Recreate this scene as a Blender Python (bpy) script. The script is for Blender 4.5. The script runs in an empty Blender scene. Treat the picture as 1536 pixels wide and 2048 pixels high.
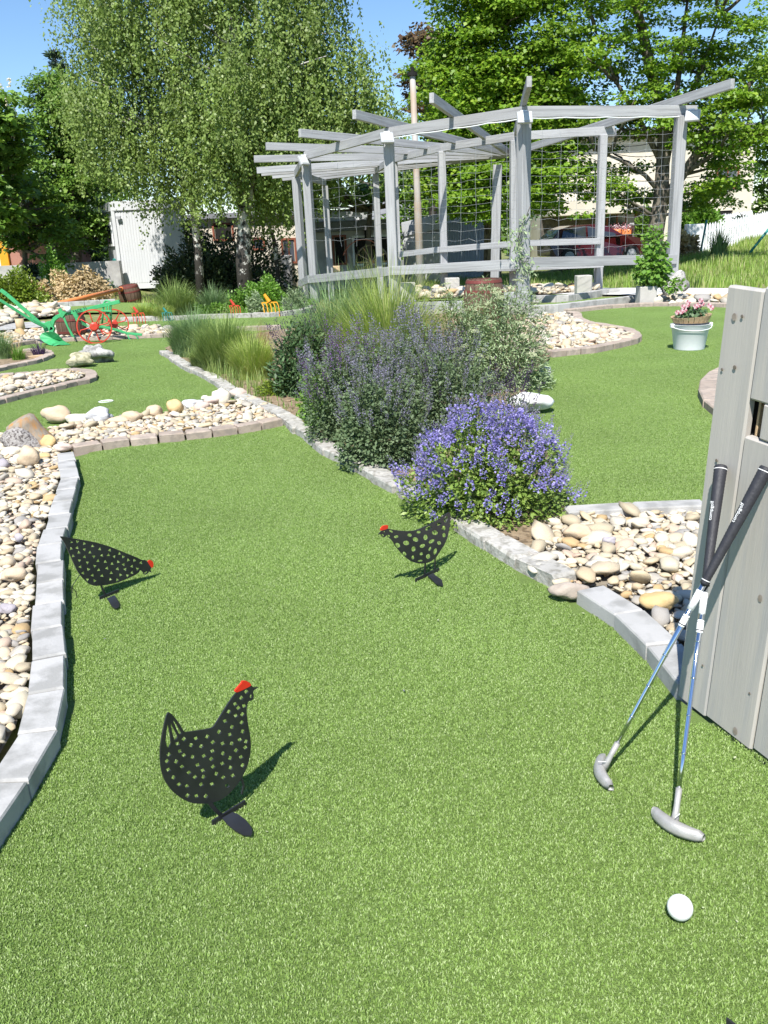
import bpy, math, random
import numpy as np
from mathutils import Vector, Matrix
random.seed(7); rng = np.random.default_rng(11)
SC = bpy.context.scene; COL = SC.collection
rad = math.radians

# ------------------------------------------------------------------ camera
FPX = 1700.0; CH = 1.13
_p = math.atan(554/FPX); _r = rad(-2.6)
cF = np.array([0, math.cos(_p), -math.sin(_p)])
_R0 = np.array([1., 0, 0]); _U0 = np.cross(_R0, cF)
cR = math.cos(_r)*_R0+math.sin(_r)*_U0
cU = -math.sin(_r)*_R0+math.cos(_r)*_U0
CO = np.array([0, 0, CH])
cd = bpy.data.cameras.new("camera"); cam = bpy.data.objects.new("camera", cd); COL.objects.link(cam)
cd.sensor_fit = 'VERTICAL'; cd.sensor_height = 24; cd.sensor_width = 18
cd.lens = 24*FPX/2048; cd.clip_start = .05; cd.clip_end = 3000
cam.matrix_world = Matrix(((cR[0], cU[0], -cF[0], 0), (cR[1], cU[1], -cF[1], 0), (cR[2], cU[2], -cF[2], CH), (0, 0, 0, 1)))
SC.camera = cam

# ------------------------------------------------------------------ light
SUN_AZ, SUN_EL = 76.0, 53.5        # heading the light travels to, elevation
W = bpy.data.worlds.new("World"); SC.world = W; W.use_nodes = True
nt = W.node_tree; nt.nodes.clear()
o_ = nt.nodes.new('ShaderNodeOutputWorld'); bg = nt.nodes.new('ShaderNodeBackground')
sky = nt.nodes.new('ShaderNodeTexSky'); sky.sky_type = 'NISHITA'; sky.sun_disc = False
sky.sun_elevation = rad(SUN_EL); sky.sun_rotation = rad(194)
sky.air_density = 1.0; sky.dust_density = .1; sky.ozone_density = 4.0; sky.altitude = 300
tc = nt.nodes.new('ShaderNodeTexCoord'); mp = nt.nodes.new('ShaderNodeMapping')
mp.inputs['Scale'].default_value = (1.2, 1.2, 3.6)
nz = nt.nodes.new('ShaderNodeTexNoise'); nz.inputs['Scale'].default_value = 2.2; nz.inputs['Detail'].default_value = 9
nz.inputs['Roughness'].default_value = .62
cr = nt.nodes.new('ShaderNodeValToRGB'); cr.color_ramp.elements[0].position = .60; cr.color_ramp.elements[1].position = .85
cr.color_ramp.elements[0].color = (0, 0, 0, 1); cr.color_ramp.elements[1].color = (.8, .8, .8, 1)
mx = nt.nodes.new('ShaderNodeMixRGB'); mx.inputs[2].default_value = (9, 9.3, 9.8, 1)
nt.links.new(tc.outputs['Generated'], mp.inputs[0]); nt.links.new(mp.outputs[0], nz.inputs['Vector'])
nt.links.new(nz.outputs[0], cr.inputs[0]); nt.links.new(cr.outputs[0], mx.inputs[0])
hsv = nt.nodes.new('ShaderNodeHueSaturation'); hsv.inputs['Saturation'].default_value = 1.08; hsv.inputs['Value'].default_value = 1.1
nt.links.new(sky.outputs[0], hsv.inputs['Color']); nt.links.new(hsv.outputs[0], mx.inputs[1]); nt.links.new(mx.outputs[0], bg.inputs[0]); nt.links.new(bg.outputs[0], o_.inputs[0])
bg.inputs[1].default_value = .098
sl = bpy.data.lights.new("sun", 'SUN'); sl.energy = 4.9; sl.angle = rad(.5); sl.color = (1, .965, .9)
sun = bpy.data.objects.new("sun", sl); COL.objects.link(sun)
sdir = Vector((math.cos(rad(SUN_AZ))*math.cos(rad(SUN_EL)), math.sin(rad(SUN_AZ))*math.cos(rad(SUN_EL)), -math.sin(rad(SUN_EL))))
sun.rotation_euler = sdir.to_track_quat('-Z', 'Y').to_euler()
SC.view_settings.view_transform = 'Standard'; SC.view_settings.look = 'None'
SC.view_settings.exposure = .70; SC.view_settings.gamma = 1; SC.view_settings.use_curve_mapping = False
SC.cycles.max_bounces = 8; SC.cycles.transparent_max_bounces = 8

# ------------------------------------------------------------------ geometry of the place
def sst(t): t = min(1, max(0, t)); return t*t*(3-2*t)
def T(x, y):
    dip = -.6*sst((y-15.5)/9.5)*(1-sst((x-6)/5))*sst((x+11)/5)
    hill = .55*sst((x-12)/5)*sst((y-22)/10)
    return dip+hill
def ray(px, py):
    d = cF*FPX+cR*(px-768)-cU*(py-1024); return d/np.linalg.norm(d)
def P(px, py, z=0.):
    d = ray(px, py); s = (z-CH)/d[2]; return Vector((CO+d*s).tolist())
def V(px, py, y):
    d = ray(px, py); return Vector((CO+d*(y/d[1])).tolist())
def GT(px, py):
    d = ray(px, py); s = 1.
    for i in range(6000):
        q = CO+d*s
        if q[2] < T(q[0], q[1]): break
        s += .02
    return Vector(q.tolist())
def PL(pts, z=0.): return [P(a, b, z) for a, b in pts]
def onplane(px, py, p0, n):
    d = ray(px, py); return Vector((CO+d*(((np.array(p0)-CO)@np.array(n))/(d@np.array(n)))).tolist())
def proj(p):
    q = np.array(p)-CO; z = q@cF; return (768+FPX*(q@cR)/z, 1024-FPX*(q@cU)/z)

# ------------------------------------------------------------------ tagging and meshes
def tag(o, label=None, cat=None, group=None, kind=None):
    if label: o['label'] = label
    if cat: o['category'] = cat
    if group: o['group'] = group
    if kind: o['kind'] = kind
    return o
def empty(name, loc, label=None, cat=None, group=None, rz=0):
    o = bpy.data.objects.new(name, None); COL.objects.link(o); o.location = loc; o.rotation_euler = (0, 0, rz)
    o.empty_display_size = .1
    return tag(o, label, cat, group)
def link(name, me, mat=None, parent=None, mw=None):
    o = bpy.data.objects.new(name, me); COL.objects.link(o)
    if mat is not None and not me.materials: me.materials.append(mat)
    if parent is not None:
        o.parent = parent; o.matrix_parent_inverse = pinv(parent)
    if mw is not None: o.matrix_basis = mw
    return o
def pinv(p):
    m = Matrix.Identity(4); q = p
    while q is not None:
        m = (q.matrix_parent_inverse @ q.matrix_basis) @ m; q = q.parent
    return m.inverted()
def pymesh(name, v, f, smooth=False):
    me = bpy.data.meshes.new(name); me.from_pydata([tuple(a) for a in v], [], f)
    if smooth: me.polygons.foreach_set('use_smooth', [True]*len(me.polygons))
    me.update(); return me
def npmesh(name, Vv, F, smooth=False):
    Vv = np.asarray(Vv, np.float32); F = np.asarray(F, np.int32); k = F.shape[1]
    me = bpy.data.meshes.new(name)
    me.vertices.add(len(Vv)); me.vertices.foreach_set('co', Vv.ravel())
    me.loops.add(F.size); me.loops.foreach_set('vertex_index', F.ravel())
    me.polygons.add(len(F)); me.polygons.foreach_set('loop_start', np.arange(0, F.size, k, dtype=np.int32))
    if smooth: me.polygons.foreach_set('use_smooth', np.ones(len(F), bool))
    me.update(calc_edges=True); return me
class MB:
    def __init__(s): s.v = []; s.f = []
    def add(s, v, f):
        n = len(s.v); s.v += [tuple(a) for a in v]; s.f += [[i+n for i in q] for q in f]
    def box(s, c, d, m=None, ch=0.):
        v, f = cbox(d[0], d[1], d[2], ch) if ch else sbox(*d)
        c = Vector(c)
        s.add([(m @ Vector(a) if m else Vector(a))+c for a in v], f)
    def bar(s, a, b, w, h, ch=0., up=(0, 0, 1)):
        a = Vector(a); b = Vector(b); m = frame(b-a, up)
        s.box((a+b)/2, ((b-a).length, w, h), m, ch)
    def tube(s, pts, r, n=8, cap=True):
        pts = [Vector(p) for p in pts]; k = len(pts)
        rr = r if isinstance(r, (list, tuple)) else [r]*k
        vs = []; prev = None
        for i, p in enumerate(pts):
            d = (pts[min(i+1, k-1)]-pts[max(i-1, 0)]).normalized()
            if prev is None:
                u = d.cross(Vector((0, 0, 1)));
                if u.length < .05: u = d.cross(Vector((1, 0, 0)))
            else: u = prev-d*prev.dot(d)
            u.normalize(); prev = u; w = d.cross(u)
            vs += [p+(u*math.cos(2*math.pi*j/n)+w*math.sin(2*math.pi*j/n))*rr[i] for j in range(n)]
        fs = [[i*n+j, i*n+(j+1) % n, (i+1)*n+(j+1) % n, (i+1)*n+j] for i in range(k-1) for j in range(n)]
        if cap: fs += [list(range(n))[::-1], [(k-1)*n+j for j in range(n)]]
        s.add(vs, fs)
    def lathe(s, prof, n=24, c=(0, 0, 0), m=None, sx=1, sy=1):
        c = Vector(c); vs = []
        for r, z in prof:
            for j in range(n):
                a = 2*math.pi*j/n; q = Vector((r*math.cos(a)*sx, r*math.sin(a)*sy, z)); vs.append((m @ q if m else q)+c)
        k = len(prof)
        fs = [[i*n+j, i*n+(j+1) % n, (i+1)*n+(j+1) % n, (i+1)*n+j] for i in range(k-1) for j in range(n)]
        if prof[0][0] > 1e-6: fs.append(list(range(n))[::-1])
        if prof[-1][0] > 1e-6: fs.append([(k-1)*n+j for j in range(n)])
        s.add(vs, fs)
    def prism(s, poly, z0, z1):
        n = len(poly); v = [(p[0], p[1], z0) for p in poly]+[(p[0], p[1], z1) for p in poly]
        s.add(v, [list(range(n))[::-1], list(range(n, 2*n))]+[[i, (i+1) % n, n+(i+1) % n, n+i] for i in range(n)])
    def build(s, name, mat, parent=None, smooth=False, angle=None):
        me = pymesh(name, s.v, s.f, smooth)
        return link(name, me, mat, parent)
def sbox(a, b, c):
    a, b, c = a/2, b/2, c/2
    v = [(x, y, z) for x in (-a, a) for y in (-b, b) for z in (-c, c)]
    return v, [[0, 1, 3, 2], [4, 6, 7, 5], [0, 4, 5, 1], [2, 3, 7, 6], [0, 2, 6, 4], [1, 5, 7, 3]]
def cbox(a, b, c, h):
    X, Y, Z = a/2, b/2, c/2; h = min(h, X*.9, Y*.9, Z*.9)
    v = []; I = {}
    for sx in (-1, 1):
        for sy in (-1, 1):
            for sz in (-1, 1):
                I[sx, sy, sz] = len(v)
                v += [(sx*X, sy*(Y-h), sz*(Z-h)), (sx*(X-h), sy*Y, sz*(Z-h)), (sx*(X-h), sy*(Y-h), sz*Z)]
    f = []
    for s in (-1, 1):
        f.append([I[s, -1, -1], I[s, 1, -1], I[s, 1, 1], I[s, -1, 1]])
        f.append([I[-1, s, -1]+1, I[1, s, -1]+1, I[1, s, 1]+1, I[-1, s, 1]+1])
        f.append([I[-1, -1, s]+2, I[1, -1, s]+2, I[1, 1, s]+2, I[-1, 1, s]+2])
    for s in (-1, 1):
        for t in (-1, 1):
            f.append([I[-1, s, t]+1, I[1, s, t]+1, I[1, s, t]+2, I[-1, s, t]+2])
            f.append([I[s, -1, t]+0, I[s, 1, t]+0, I[s, 1, t]+2, I[s, -1, t]+2])
            f.append([I[s, t, -1]+0, I[s, t, 1]+0, I[s, t, 1]+1, I[s, t, -1]+1])
            for q in (-1, 1): f.append([I[s, t, q], I[s, t, q]+1, I[s, t, q]+2])
    return v, f
def frame(d, up=(0, 0, 1)):
    x = Vector(d).normalized(); up = Vector(up); y = up.cross(x)
    if y.length < 1e-4: y = Vector((0, 1, 0)).cross(x)
    if y.length < 1e-4: y = Vector((1, 0, 0)).cross(x)
    y.normalize(); z = x.cross(y); m = Matrix((x, y, z)).transposed(); return m
def beam(name, a, b, w, h, mat, parent, ch=.004, up=(0, 0, 1)):
    a = Vector(a); b = Vector(b); L = (b-a).length
    v, f = cbox(L, w, h, ch); me = pymesh(name, v, f)
    return link(name, me, mat, parent, Matrix.Translation((a+b)/2) @ frame(b-a, up).to_4x4())
def sheet(name, poly, z, mat, kind='structure'):
    me = pymesh(name, [(p[0], p[1], z) for p in poly], [list(range(len(poly)))])
    o = link(name, me, mat); o['kind'] = kind; return o

# ------------------------------------------------------------------ materials
def ramp(n, fac, stops):
    r = n.nodes.new('ShaderNodeValToRGB'); e = r.color_ramp.elements
    while len(e) < len(stops): e.new(.5)
    for i, (p, c) in enumerate(stops):
        e[i].position = p; e[i].color = (*c, 1)
    if fac is not None: n.links.new(fac, r.inputs[0])
    return r
def noise(n, vec, scale, detail=5, rough=.55):
    t = n.nodes.new('ShaderNodeTexNoise'); t.inputs['Scale'].default_value = scale; t.inputs['Detail'].default_value = detail
    t.inputs['Roughness'].default_value = rough
    if vec is not None: n.links.new(vec, t.inputs['Vector'])
    return t
def mixc(n, a, b, fac, mode='MIX'):
    m = n.nodes.new('ShaderNodeMixRGB'); m.blend_type = mode
    for i, x in ((0, fac), (1, a), (2, b)):
        if isinstance(x, (int, float)): m.inputs[i].default_value = x
        elif isinstance(x, tuple): m.inputs[i].default_value = (*x, 1)
        else: n.links.new(x, m.inputs[i])
    return m
def newmat(name):
    m = bpy.data.materials.new(name); m.use_nodes = True; n = m.node_tree; b = n.nodes['Principled BSDF']; return m, n, b
def mat(name, c1, c2=None, scale=8, rough=.8, bump=.0, bscale=60, metal=0, stretch=None, rnd=0., spec=.4, detail=6, c3=None, s3=40, coat=0):
    m, n, b = newmat(name); c2 = c2 or c1
    t = n.nodes.new('ShaderNodeTexCoord'); mp = n.nodes.new('ShaderNodeMapping'); n.links.new(t.outputs['Object'], mp.inputs[0])
    if stretch: mp.inputs['Scale'].default_value = stretch
    oi = n.nodes.new('ShaderNodeObjectInfo'); ad = n.nodes.new('ShaderNodeVectorMath'); ad.operation = 'MULTIPLY_ADD'
    n.links.new(oi.outputs['Random'], ad.inputs[0]); ad.inputs[1].default_value = (7, 11, 5); n.links.new(mp.outputs[0], ad.inputs[2])
    vec = ad.outputs[0]
    nn = noise(n, vec, scale, detail); r = ramp(n, nn.outputs[0], [(.3, c1), (.7, c2)]); col = r.outputs[0]
    if c3:
        n3 = noise(n, vec, s3, 4); r3 = ramp(n, n3.outputs[0], [(.48, (0, 0, 0)), (.62, (1, 1, 1))]); col = mixc(n, col, c3, r3.outputs[0]).outputs[0]
    if rnd:
        mr = n.nodes.new('ShaderNodeMapRange'); n.links.new(oi.outputs['Random'], mr.inputs[0]); mr.inputs[3].default_value = 1-rnd; mr.inputs[4].default_value = 1+rnd
        hs = n.nodes.new('ShaderNodeHueSaturation'); n.links.new(mr.outputs[0], hs.inputs['Value']); n.links.new(col, hs.inputs['Color']); col = hs.outputs[0]
    n.links.new(col, b.inputs['Base Color']); b.inputs['Roughness'].default_value = rough; b.inputs['Metallic'].default_value = metal
    b.inputs['Specular IOR Level'].default_value = spec
    if coat: b.inputs['Coat Weight'].default_value = coat
    if bump:
        nb = noise(n, vec, bscale, 6, .6); bp = n.nodes.new('ShaderNodeBump'); bp.inputs['Strength'].default_value = bump; bp.inputs['Distance'].default_value = .01
        n.links.new(nb.outputs[0], bp.inputs['Height']); n.links.new(bp.outputs[0], b.inputs['Normal'])
    return m
def leafmat(name, cols, trans=.3, rough=.5, objr=False, spec=.35, world=False, ns=.9, lo=.75, hi=1.25):
    m, n, b = newmat(name); g = n.nodes.new('ShaderNodeNewGeometry')
    k = len(cols); r = ramp(n, g.outputs['Random Per Island'], [((i+.5)/k, c) for i, c in enumerate(cols)])
    col = r.outputs[0]
    t = n.nodes.new('ShaderNodeTexCoord'); nn = noise(n, g.outputs['Position'] if world else t.outputs['Object'], ns, 4)
    mr = n.nodes.new('ShaderNodeMapRange'); n.links.new(nn.outputs[0], mr.inputs[0]); mr.inputs[1].default_value = .3; mr.inputs[2].default_value = .7
    mr.inputs[3].default_value = lo; mr.inputs[4].default_value = hi
    hs = n.nodes.new('ShaderNodeHueSaturation'); n.links.new(mr.outputs[0], hs.inputs['Value']); n.links.new(col, hs.inputs['Color']); col = hs.outputs[0]
    n.links.new(col, b.inputs['Base Color']); b.inputs['Roughness'].default_value = rough; b.inputs['Specular IOR Level'].default_value = spec
    if trans:
        tr = n.nodes.new('ShaderNodeBsdfTranslucent'); n.links.new(mixc(n, col, (1.25, 1.35, .5), .6, 'MULTIPLY').outputs[0], tr.inputs[0])
        ms = n.nodes.new('ShaderNodeMixShader'); ms.inputs[0].default_value = trans
        n.links.new(b.outputs[0], ms.inputs[1]); n.links.new(tr.outputs[0], ms.inputs[2]); n.links.new(ms.outputs[0], n.nodes['Material Output'].inputs[0])
    return m
def stonemat():
    m, n, b = newmat("river stone"); g = n.nodes.new('ShaderNodeNewGeometry'); oi = n.nodes.new('ShaderNodeObjectInfo')
    ad = n.nodes.new('ShaderNodeMath'); ad.operation = 'ADD'; n.links.new(g.outputs['Random Per Island'], ad.inputs[0]); n.links.new(oi.outputs['Random'], ad.inputs[1])
    fr = n.nodes.new('ShaderNodeMath'); fr.operation = 'FRACT'; n.links.new(ad.outputs[0], fr.inputs[0])
    cs = [(.63, .60, .50), (.58, .49, .36), (.68, .66, .61), (.62, .55, .44), (.47, .46, .44), (.72, .70, .64), (.56, .42, .24), (.64, .57, .46), (.70, .66, .57), (.60, .49, .42), (.52, .47, .37), (.67, .62, .52), (.72, .69, .62), (.40, .40, .41), (.64, .56, .42), (.70, .67, .60)]
    r = ramp(n, fr.outputs[0], [((i+.5)/len(cs), c) for i, c in enumerate(cs)]); r.color_ramp.interpolation = 'CONSTANT'
    t = n.nodes.new('ShaderNodeTexCoord'); nn = noise(n, t.outputs['Object'], 30, 6, .65)
    r2 = ramp(n, nn.outputs[0], [(.28, (.62, .55, .46)), (.72, (1.0, .965, .89))])
    col = mixc(n, r.outputs[0], r2.outputs[0], 1., 'MULTIPLY').outputs[0]
    n.links.new(col, b.inputs['Base Color']); b.inputs['Roughness'].default_value = .7; b.inputs['Specular IOR Level'].default_value = .3
    bp = n.nodes.new('ShaderNodeBump'); bp.inputs['Strength'].default_value = .25; bp.inputs['Distance'].default_value = .004
    n.links.new(nn.outputs[0], bp.inputs['Height']); n.links.new(bp.outputs[0], b.inputs['Normal'])
    return m
M = {}
M['stone'] = stonemat()
M['turf'] = mat('turf backing', (.11, .18, .032), (.18, .28, .055), 260, .9, .9, 420, c3=(.24, .34, .10), s3=520)
M['blade'] = leafmat('turf fibre', [(.25, .375, .09), (.20, .315, .07), (.32, .44, .135), (.225, .345, .08), (.45, .55, .26)], .25, .5, world=True, ns=1.3, lo=.9, hi=1.1)
M['kerb'] = mat('grey kerb concrete', (.37, .365, .35), (.45, .44, .425), 6, .88, .2, 160, rnd=.06, c3=(.29, .285, .27), s3=9)
M['kerbr'] = mat('rough split kerb stone', (.38, .365, .33), (.48, .46, .42), 14, .92, .6, 55, rnd=.08, c3=(.27, .255, .22), s3=30)
M['tan'] = mat('tan edging block', (.35, .28, .225), (.43, .355, .295), 12, .9, .35, 130, rnd=.10, c3=(.30, .25, .21), s3=22)
M['soil'] = mat('dry soil', (.23, .165, .10), (.34, .26, .17), 22, .95, 1., 60, c3=(.14, .10, .06), s3=30)
M['gravelbase'] = mat('sand between stones', (.20, .17, .13), (.32, .28, .22), 30, .95, .8, 90)
M['ground'] = mat('meadow soil and grass', (.10, .14, .03), (.20, .23, .07), 3, .95, .6, 20, c3=(.26, .22, .11), s3=8)
M['post'] = mat('weathered grey paint wood', (.31, .31, .32), (.40, .405, .41), 2.2, .75, .3, 30, stretch=(.4, 11, 11), rnd=.09, c3=(.27, .27, .275), s3=3.0)
M['board'] = mat('grey glazed board', (.395, .37, .34), (.465, .43, .39), 1.6, .6, .12, 14, stretch=(1., 16, 16), rnd=.05, c3=(.375, .36, .345), s3=1.4)
M['knot'] = mat('dark knot', (.10, .08, .06), (.2, .17, .14), 60, .7)
M['knot2'] = mat('board knot', (.22, .18, .145), (.34, .29, .25), 90, .65)
M['black'] = mat('black powder coated steel', (.013, .014, .016), (.026, .027, .03), 14, .36, .05, 300, spec=.5)
M['redp'] = mat('red enamel', (.72, .035, .012), (.62, .03, .012), 20, .5)
M['chrome'] = mat('chromed steel', (.62, .66, .72), (.7, .74, .8), 20, .1, 0, metal=1)
M['rubber'] = mat('ribbed rubber grip', (.022, .022, .028), (.035, .035, .042), 60, .55, .2, 200)
M['zinc'] = mat('cast putter metal', (.36, .35, .33), (.44, .43, .41), 60, .5, .15, 400, metal=.35)
M['white'] = mat('white paint', (.74, .76, .77), (.80, .81, .82), 6, .5, .05, 60)
M['print'] = mat('white print', (.8, .8, .8), None, 10, .6)
M['ink'] = mat('black print', (.03, .03, .035), None, 10, .6)
M['ball'] = mat('golf ball cover', (.82, .82, .80), (.85, .85, .84), 9, .35, 0, spec=.5)
M['birch'] = mat('birch bark', (.66, .64, .60), (.40, .38, .35), 5, .85, .6, 20, stretch=(1, 1, .7), c3=(.035, .03, .028), s3=4.5)
_n = M['birch'].node_tree; _b = _n.nodes['Principled BSDF']; _l = _b.inputs['Base Color'].links[0].from_socket
_t = _n.nodes.new('ShaderNodeTexCoord'); _s = _n.nodes.new('ShaderNodeSeparateXYZ'); _n.links.new(_t.outputs['Object'], _s.inputs[0]); _m = _n.nodes.new('ShaderNodeMapRange'); _n.links.new(_s.outputs[2], _m.inputs[0])
_m.inputs[1].default_value = -.4; _m.inputs[2].default_value = 2.2; _m.inputs[3].default_value = .62; _m.inputs[4].default_value = .42
_q = noise(_n, _t.outputs['Object'], 5., 7, .7); _c = _n.nodes.new('ShaderNodeMath'); _c.operation = 'LESS_THAN'; _n.links.new(_q.outputs[0], _c.inputs[0]); _n.links.new(_m.outputs[0], _c.inputs[1])
_x = mixc(_n, _l, (.04, .035, .03), _c.outputs[0]); _n.links.new(_x.outputs[0], _b.inputs['Base Color'])
M['bark'] = mat('grey brown bark', (.10, .085, .065), (.22, .19, .155), 6, .95, 1., 22, stretch=(1, 1, .3), c3=(.05, .042, .033), s3=12)
M['logbark'] = mat('lichen bark', (.26, .24, .22), (.46, .43, .41), 60, .95, 1., 90, c3=(.10, .085, .08), s3=80)
M['log'] = mat('weathered log', (.24, .20, .15), (.36, .31, .25), 5, .85, .5, 40, stretch=(10, 10, 1), c3=(.42, .22, .08), s3=3)
M['barrel'] = mat('barrel staves', (.085, .05, .032), (.17, .11, .075), 4, .75, .5, 30, stretch=(6, 6, .6))
M['hoop'] = mat('rusty red hoop', (.17, .035, .03), (.13, .04, .03), 12, .6, .2)
M['green'] = mat('green plough paint', (.05, .33, .12), (.07, .40, .16), 8, .4, .1, 60)
M['redw'] = mat('red wheel paint', (.62, .06, .03), (.5, .05, .03), 14, .45)
M['orange'] = mat('orange pipe', (.72, .22, .07), (.80, .28, .10), 6, .5)
M['yellowp'] = mat('yellow paint', (.78, .36, .02), (.7, .3, .02), 6, .5)
M['teal'] = mat('teal paint', (.03, .22, .20), None, 6, .5)
M['cont'] = mat('light grey steel panel', (.56, .57, .585), (.62, .63, .645), 1.5, .5, .05, 20)
M['render'] = mat('cream render', (.58, .52, .42), (.66, .61, .51), 2.5, .9, .3, 50)
M['render2'] = mat('dirty white render', (.42, .41, .39), (.58, .57, .54), 1.6, .9, .3, 40, c3=(.33, .32, .31), s3=1.2)
M['pink'] = mat('dusky red render', (.36, .17, .13), (.42, .21, .16), 3, .9, .2, 50)
M['glass'] = mat('window glass', (.04, .05, .06), (.07, .08, .10), 1, .08, 0, spec=.9)
M['brownwood'] = mat('red brown joinery', (.20, .06, .035), (.27, .09, .05), 8, .6)
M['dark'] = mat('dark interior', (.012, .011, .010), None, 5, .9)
M['greyshed'] = mat('grey blue sheet cladding', (.34, .355, .39), (.40, .415, .45), 1.2, .6, .05, 20)
M['roof'] = mat('grey roof sheet', (.16, .165, .18), (.22, .225, .24), 3, .8, .2, 20)
M['stonewall'] = mat('dark stone cladding', (.07, .062, .055), (.17, .15, .125), 5, .9, .8, 14)
M['path'] = mat('pale concrete path', (.64, .625, .59), (.72, .70, .66), 2, .9, .15, 60)
M['pole'] = mat('galvanised and rusty pole', (.40, .40, .39), (.33, .25, .18), 1.2, .6, .1, 40)
M['wood'] = mat('raw pine', (.46, .32, .18), (.58, .43, .27), 5, .75, .3, 40, stretch=(8, 8, 1))
M['wire'] = mat('galvanised wire', (.5, .51, .52), None, 5, .45, metal=.6)
M['carred_shaded'] = mat('red car paint darkened as in shade', (.045, .004, .006), (.06, .005, .007), 2, .25, coat=.6)  # red paint, darkened in colour to stand in for tree shade
M['carglass'] = mat('car glass', (.03, .035, .04), None, 2, .05, spec=1.)
M['tyre'] = mat('tyre', (.03, .03, .03), None, 5, .8)
M['rock'] = mat('grey limestone', (.34, .33, .31), (.56, .54, .50), 9, .9, 1., 30, c3=(.20, .19, .18), s3=16)
M['rocky'] = mat('yellow lichen rock', (.40, .36, .24), (.60, .55, .38), 12, .9, 1., 30, c3=(.26, .25, .15), s3=20)
M['marble'] = mat('white marble', (.72, .71, .70), (.80, .79, .77), 4, .7, .15, 30)
M['planter'] = mat('cast concrete planter', (.40, .38, .35), (.52, .50, .46), 5, .9, .3, 60)
M['straw'] = leafmat('dry straw', [(.50, .38, .22), (.62, .50, .30), (.40, .29, .16)], .25, .8)
M['lens'] = mat('floodlight lens', (.55, .58, .58), None, 3, .2)
M['galv'] = mat('grey lamp housing', (.42, .43, .45), None, 5, .5)
# foliage
M['lbirch'] = leafmat('birch leaves', [(.17, .25, .055), (.215, .295, .075), (.13, .20, .045), (.29, .37, .11), (.185, .265, .06)], .36, .45)
M['lmaple'] = leafmat('maple leaves', [(.14, .26, .022), (.20, .33, .028), (.105, .205, .018), (.30, .42, .045), (.165, .29, .025)], .38, .45)
M['lmaple2'] = leafmat('maple leaves darker', [(.11, .21, .03), (.15, .26, .04), (.085, .17, .024), (.19, .30, .05)], .28, .42)
M['ldark'] = leafmat('dark shrub leaves', [(.045, .07, .028), (.065, .095, .04), (.035, .055, .025)], .12, .4)
M['lpurple'] = leafmat('bronze leaves', [(.10, .05, .03), (.08, .07, .03), (.13, .08, .03)], .25, .45)
M['lconifer'] = leafmat('conifer needles', [(.025, .055, .03), (.04, .075, .04), (.05, .085, .05)], .05, .6)
M['lbright'] = leafmat('bright green leaves', [(.12, .25, .03), (.16, .31, .045), (.10, .21, .03), (.22, .36, .07)], .3, .4)
M['lyellow'] = leafmat('yellow green leaves', [(.20, .28, .03), (.26, .33, .04), (.14, .22, .03)], .3, .45)
M['lgrey'] = leafmat('grey green leaves', [(.22, .30, .15), (.28, .36, .20), (.16, .23, .11), (.35, .42, .25)], .2, .6)
M['lsage'] = leafmat('sage leaves', [(.06, .12, .045), (.085, .155, .06), (.05, .10, .04), (.12, .19, .08)], .2, .45)
M['lcat'] = leafmat('catmint leaves', [(.11, .165, .075), (.14, .20, .095), (.085, .135, .06), (.18, .24, .125)], .2, .6)
M['lspeed'] = leafmat('speedwell leaves', [(.17, .26, .05), (.22, .32, .065), (.13, .21, .04), (.28, .37, .09)], .28, .45)
M['pblue'] = leafmat('blue violet petals', [(.25, .21, .56), (.31, .27, .64), (.20, .165, .48), (.40, .36, .74)], .25, .6)
M['pcat'] = leafmat('catmint flowers', [(.20, .185, .28), (.26, .24, .34), (.16, .15, .20), (.17, .19, .15), (.31, .29, .40)], .2, .7)
M['psage'] = leafmat('dark sage spikes', [(.06, .035, .09), (.09, .05, .12), (.045, .04, .06)], .15, .7)
M['ppurp'] = leafmat('purple flowers', [(.22, .09, .33), (.17, .07, .26), (.13, .12, .15)], .15, .7)
M['pyar'] = leafmat('pale yarrow heads', [(.42, .46, .27), (.52, .55, .36), (.34, .40, .22)], .15, .8)
M['ppink'] = leafmat('pink pansies', [(.62, .28, .36), (.72, .5, .54), (.30, .02, .06), (.75, .65, .66)], .2, .6)
M['pchest'] = leafmat('chestnut candles', [(.62, .58, .46), (.7, .62, .5)], .2, .7)
M['ggrass'] = leafmat('ornamental grass', [(.21, .30, .075), (.27, .36, .10), (.35, .42, .15), (.16, .25, .07)], .25, .5)
M['gyel'] = leafmat('yellow green grass', [(.30, .40, .08), (.38, .46, .11), (.24, .34, .07), (.46, .48, .20)], .3, .5)
M['gblue'] = leafmat('blue green grass', [(.17, .28, .11), (.21, .33, .13), (.13, .22, .09), (.28, .38, .18)], .25, .5)
M['gred'] = leafmat('rusty grass', [(.36, .19, .08), (.28, .15, .08), (.40, .27, .12)], .25, .6)
M['gmead'] = leafmat('meadow grass', [(.21, .34, .055), (.28, .41, .075), (.34, .43, .12), (.17, .29, .045), (.44, .45, .20)], .3, .5)
M['stem'] = leafmat('plant stems', [(.10, .14, .05), (.15, .18, .08)], .1, .6)
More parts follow.
